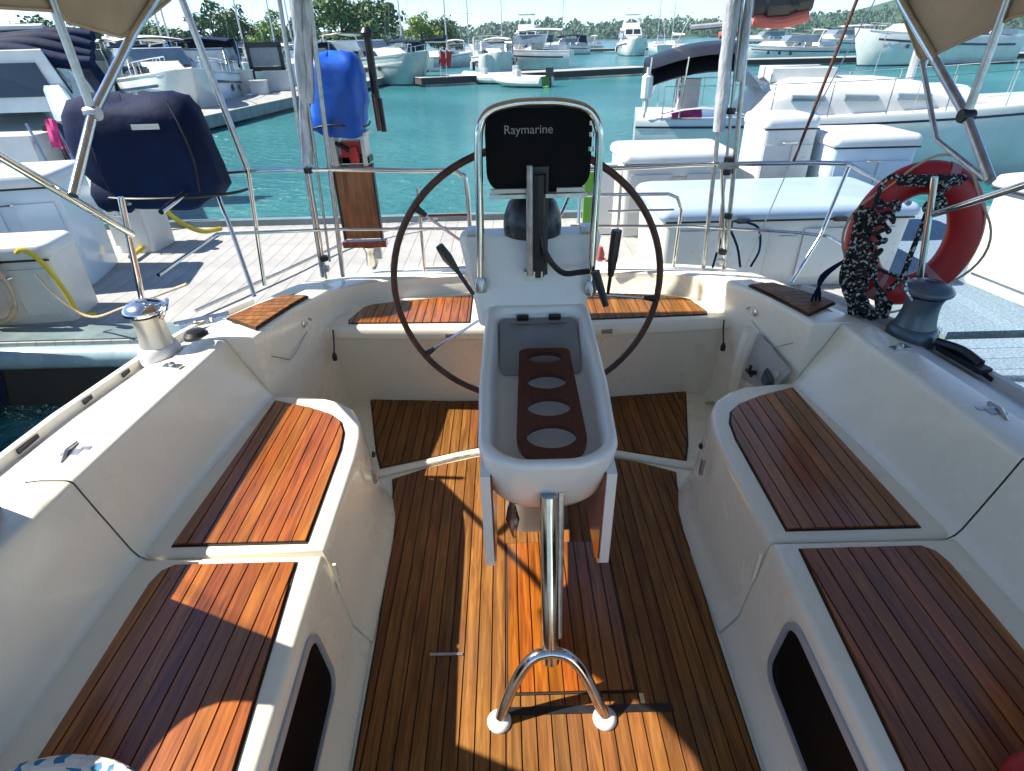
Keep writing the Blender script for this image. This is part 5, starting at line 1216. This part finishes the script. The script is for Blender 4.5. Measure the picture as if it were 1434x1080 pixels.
tree('bright green tree above the black framed board', 378, 82, 20, 62, leafB, 0)
tree('broad bright tree above the blue engine cover, left half of the clump', 472, 78, -8, 95, leafA, 1)
tree('dark tall tree behind the black drive shaft', 520, 84, -4, 80, leafA, 2)
tree('smaller green tree left of the grey mottled poles', 432, 86, 10, 60, leafA, 0)
tree('round yellow green tree right of the black drive shaft', 588, 96, 22, 52, leafB, 1)
tree('dark green tree at the right end of the near shore', 620, 98, 24, 44, leafA, 2)
tree('pale grey green tree under the beige canopy tip', 205, 90, 34, 60, leafA, 1)
tree('tree seen between the left tubes above the far boats', 110, 80, 30, 70, leafA, 0)
tree('tree at the left edge above the navy canopy', 40, 75, 26, 80, leafA, 2)
o = mk('shore', [(-160, 74, WZ-.2), (-160, 78, -.1), (2, 96, -.1), (4, 92, WZ-.2), (-160, 140, .4), (2, 118, -.1), (-160, 144, WZ-.5), (4, 121, WZ-.5)], [(0, 1, 2, 3), (1, 4, 5, 2), (4, 6, 7, 5), (2, 5, 7, 3)], hillm); tag(o, kind='structure')
# far wooded shore
def ridge_z(x, base=True):
    h = 3.5+2.2*math.sin(x*.013+1)+1.2*math.sin(x*.05)
    if x > 60: h += (x-60)*.012
    if x > 230: h += (x-230)*.03
    return max(3, h)
V, Fc = [], []; n = 60
for i in range(n+1):
    x = -420+1250*i/n; h = ridge_z(x)
    V += [(x, 500, WZ-.5), (x, 508, 1.0), (x, 560, h*.75), (x, 680, h*1.7+ (x > 150)*(x-150)*.02), (x, 900, -5)]
for i in range(n):
    for k in range(4): a = i*5+k; Fc.append((a, a+5, a+6, a+1))
o = mk('hills', V, Fc, hillm, None, True); tag(o, kind='structure')
V, Fc = [], []; r = random.Random(5)
def card(p, s1):
    n_ = Vector((r.gauss(0, 1), -abs(r.gauss(0, 1))-.4, abs(r.gauss(0, .8))+.1)).normalized(); u = n_.orthogonal().normalized(); v = n_.cross(u); i = len(V)
    V.extend([p+u*s1, p+v*s1*.7, p-u*s1, p-v*s1*.7]); Fc.append((i, i+1, i+2, i+3))
for _ in range(1700):
    t = r.random(); x = -400+1200*r.random(); y = 503+170*t*t; zb = 1+ (ridge_z(x)*(.75 if t < .6 else 1.25))*min(1, (y-500)/60)
    hh = r.uniform(4.5, 7.5)*(1.35 if r.random() < .08 else 1); wd = r.uniform(3, 6)
    for _k in range(20):
        a = r.uniform(0, 6.28); q = r.random(); rr_2 = wd*math.sin(math.pi*min(.95, q*.8+.15))*r.random()**.5
        card(Vector((x+rr_2*math.cos(a), y+rr_2*math.sin(a)*.6, zb+hh*q)), r.uniform(.8, 1.7))
me = bpy.data.meshes.new('forest'); me.from_pydata([tuple(v) for v in V], [], Fc); me.materials.append(leafF)
o = bpy.data.objects.new('forest', me); col.objects.link(o); tag(o, 'blue green wooded far shore along the horizon behind the marina', 'forest', None, 'stuff')

# ================================================================ AIR
hz = bpy.data.materials.new('haze_air'); hz.use_nodes = True; hn = hz.node_tree; hn.nodes.clear()
pv = hn.nodes.new('ShaderNodeVolumePrincipled'); pv.inputs['Color'].default_value = (.62, .86, 1.0, 1); pv.inputs['Density'].default_value = HAZE; pv.inputs['Anisotropy'].default_value = .2
ho = hn.nodes.new('ShaderNodeOutputMaterial'); hn.links.new(pv.outputs[0], ho.inputs['Volume'])
g = G(); g.box((200, 1275, 34), (3500, 2750, 72)); o = g.mk('haze', hz); tag(o, 'pale summer haze over the harbour that softens the far shore', 'haze', None, 'stuff')
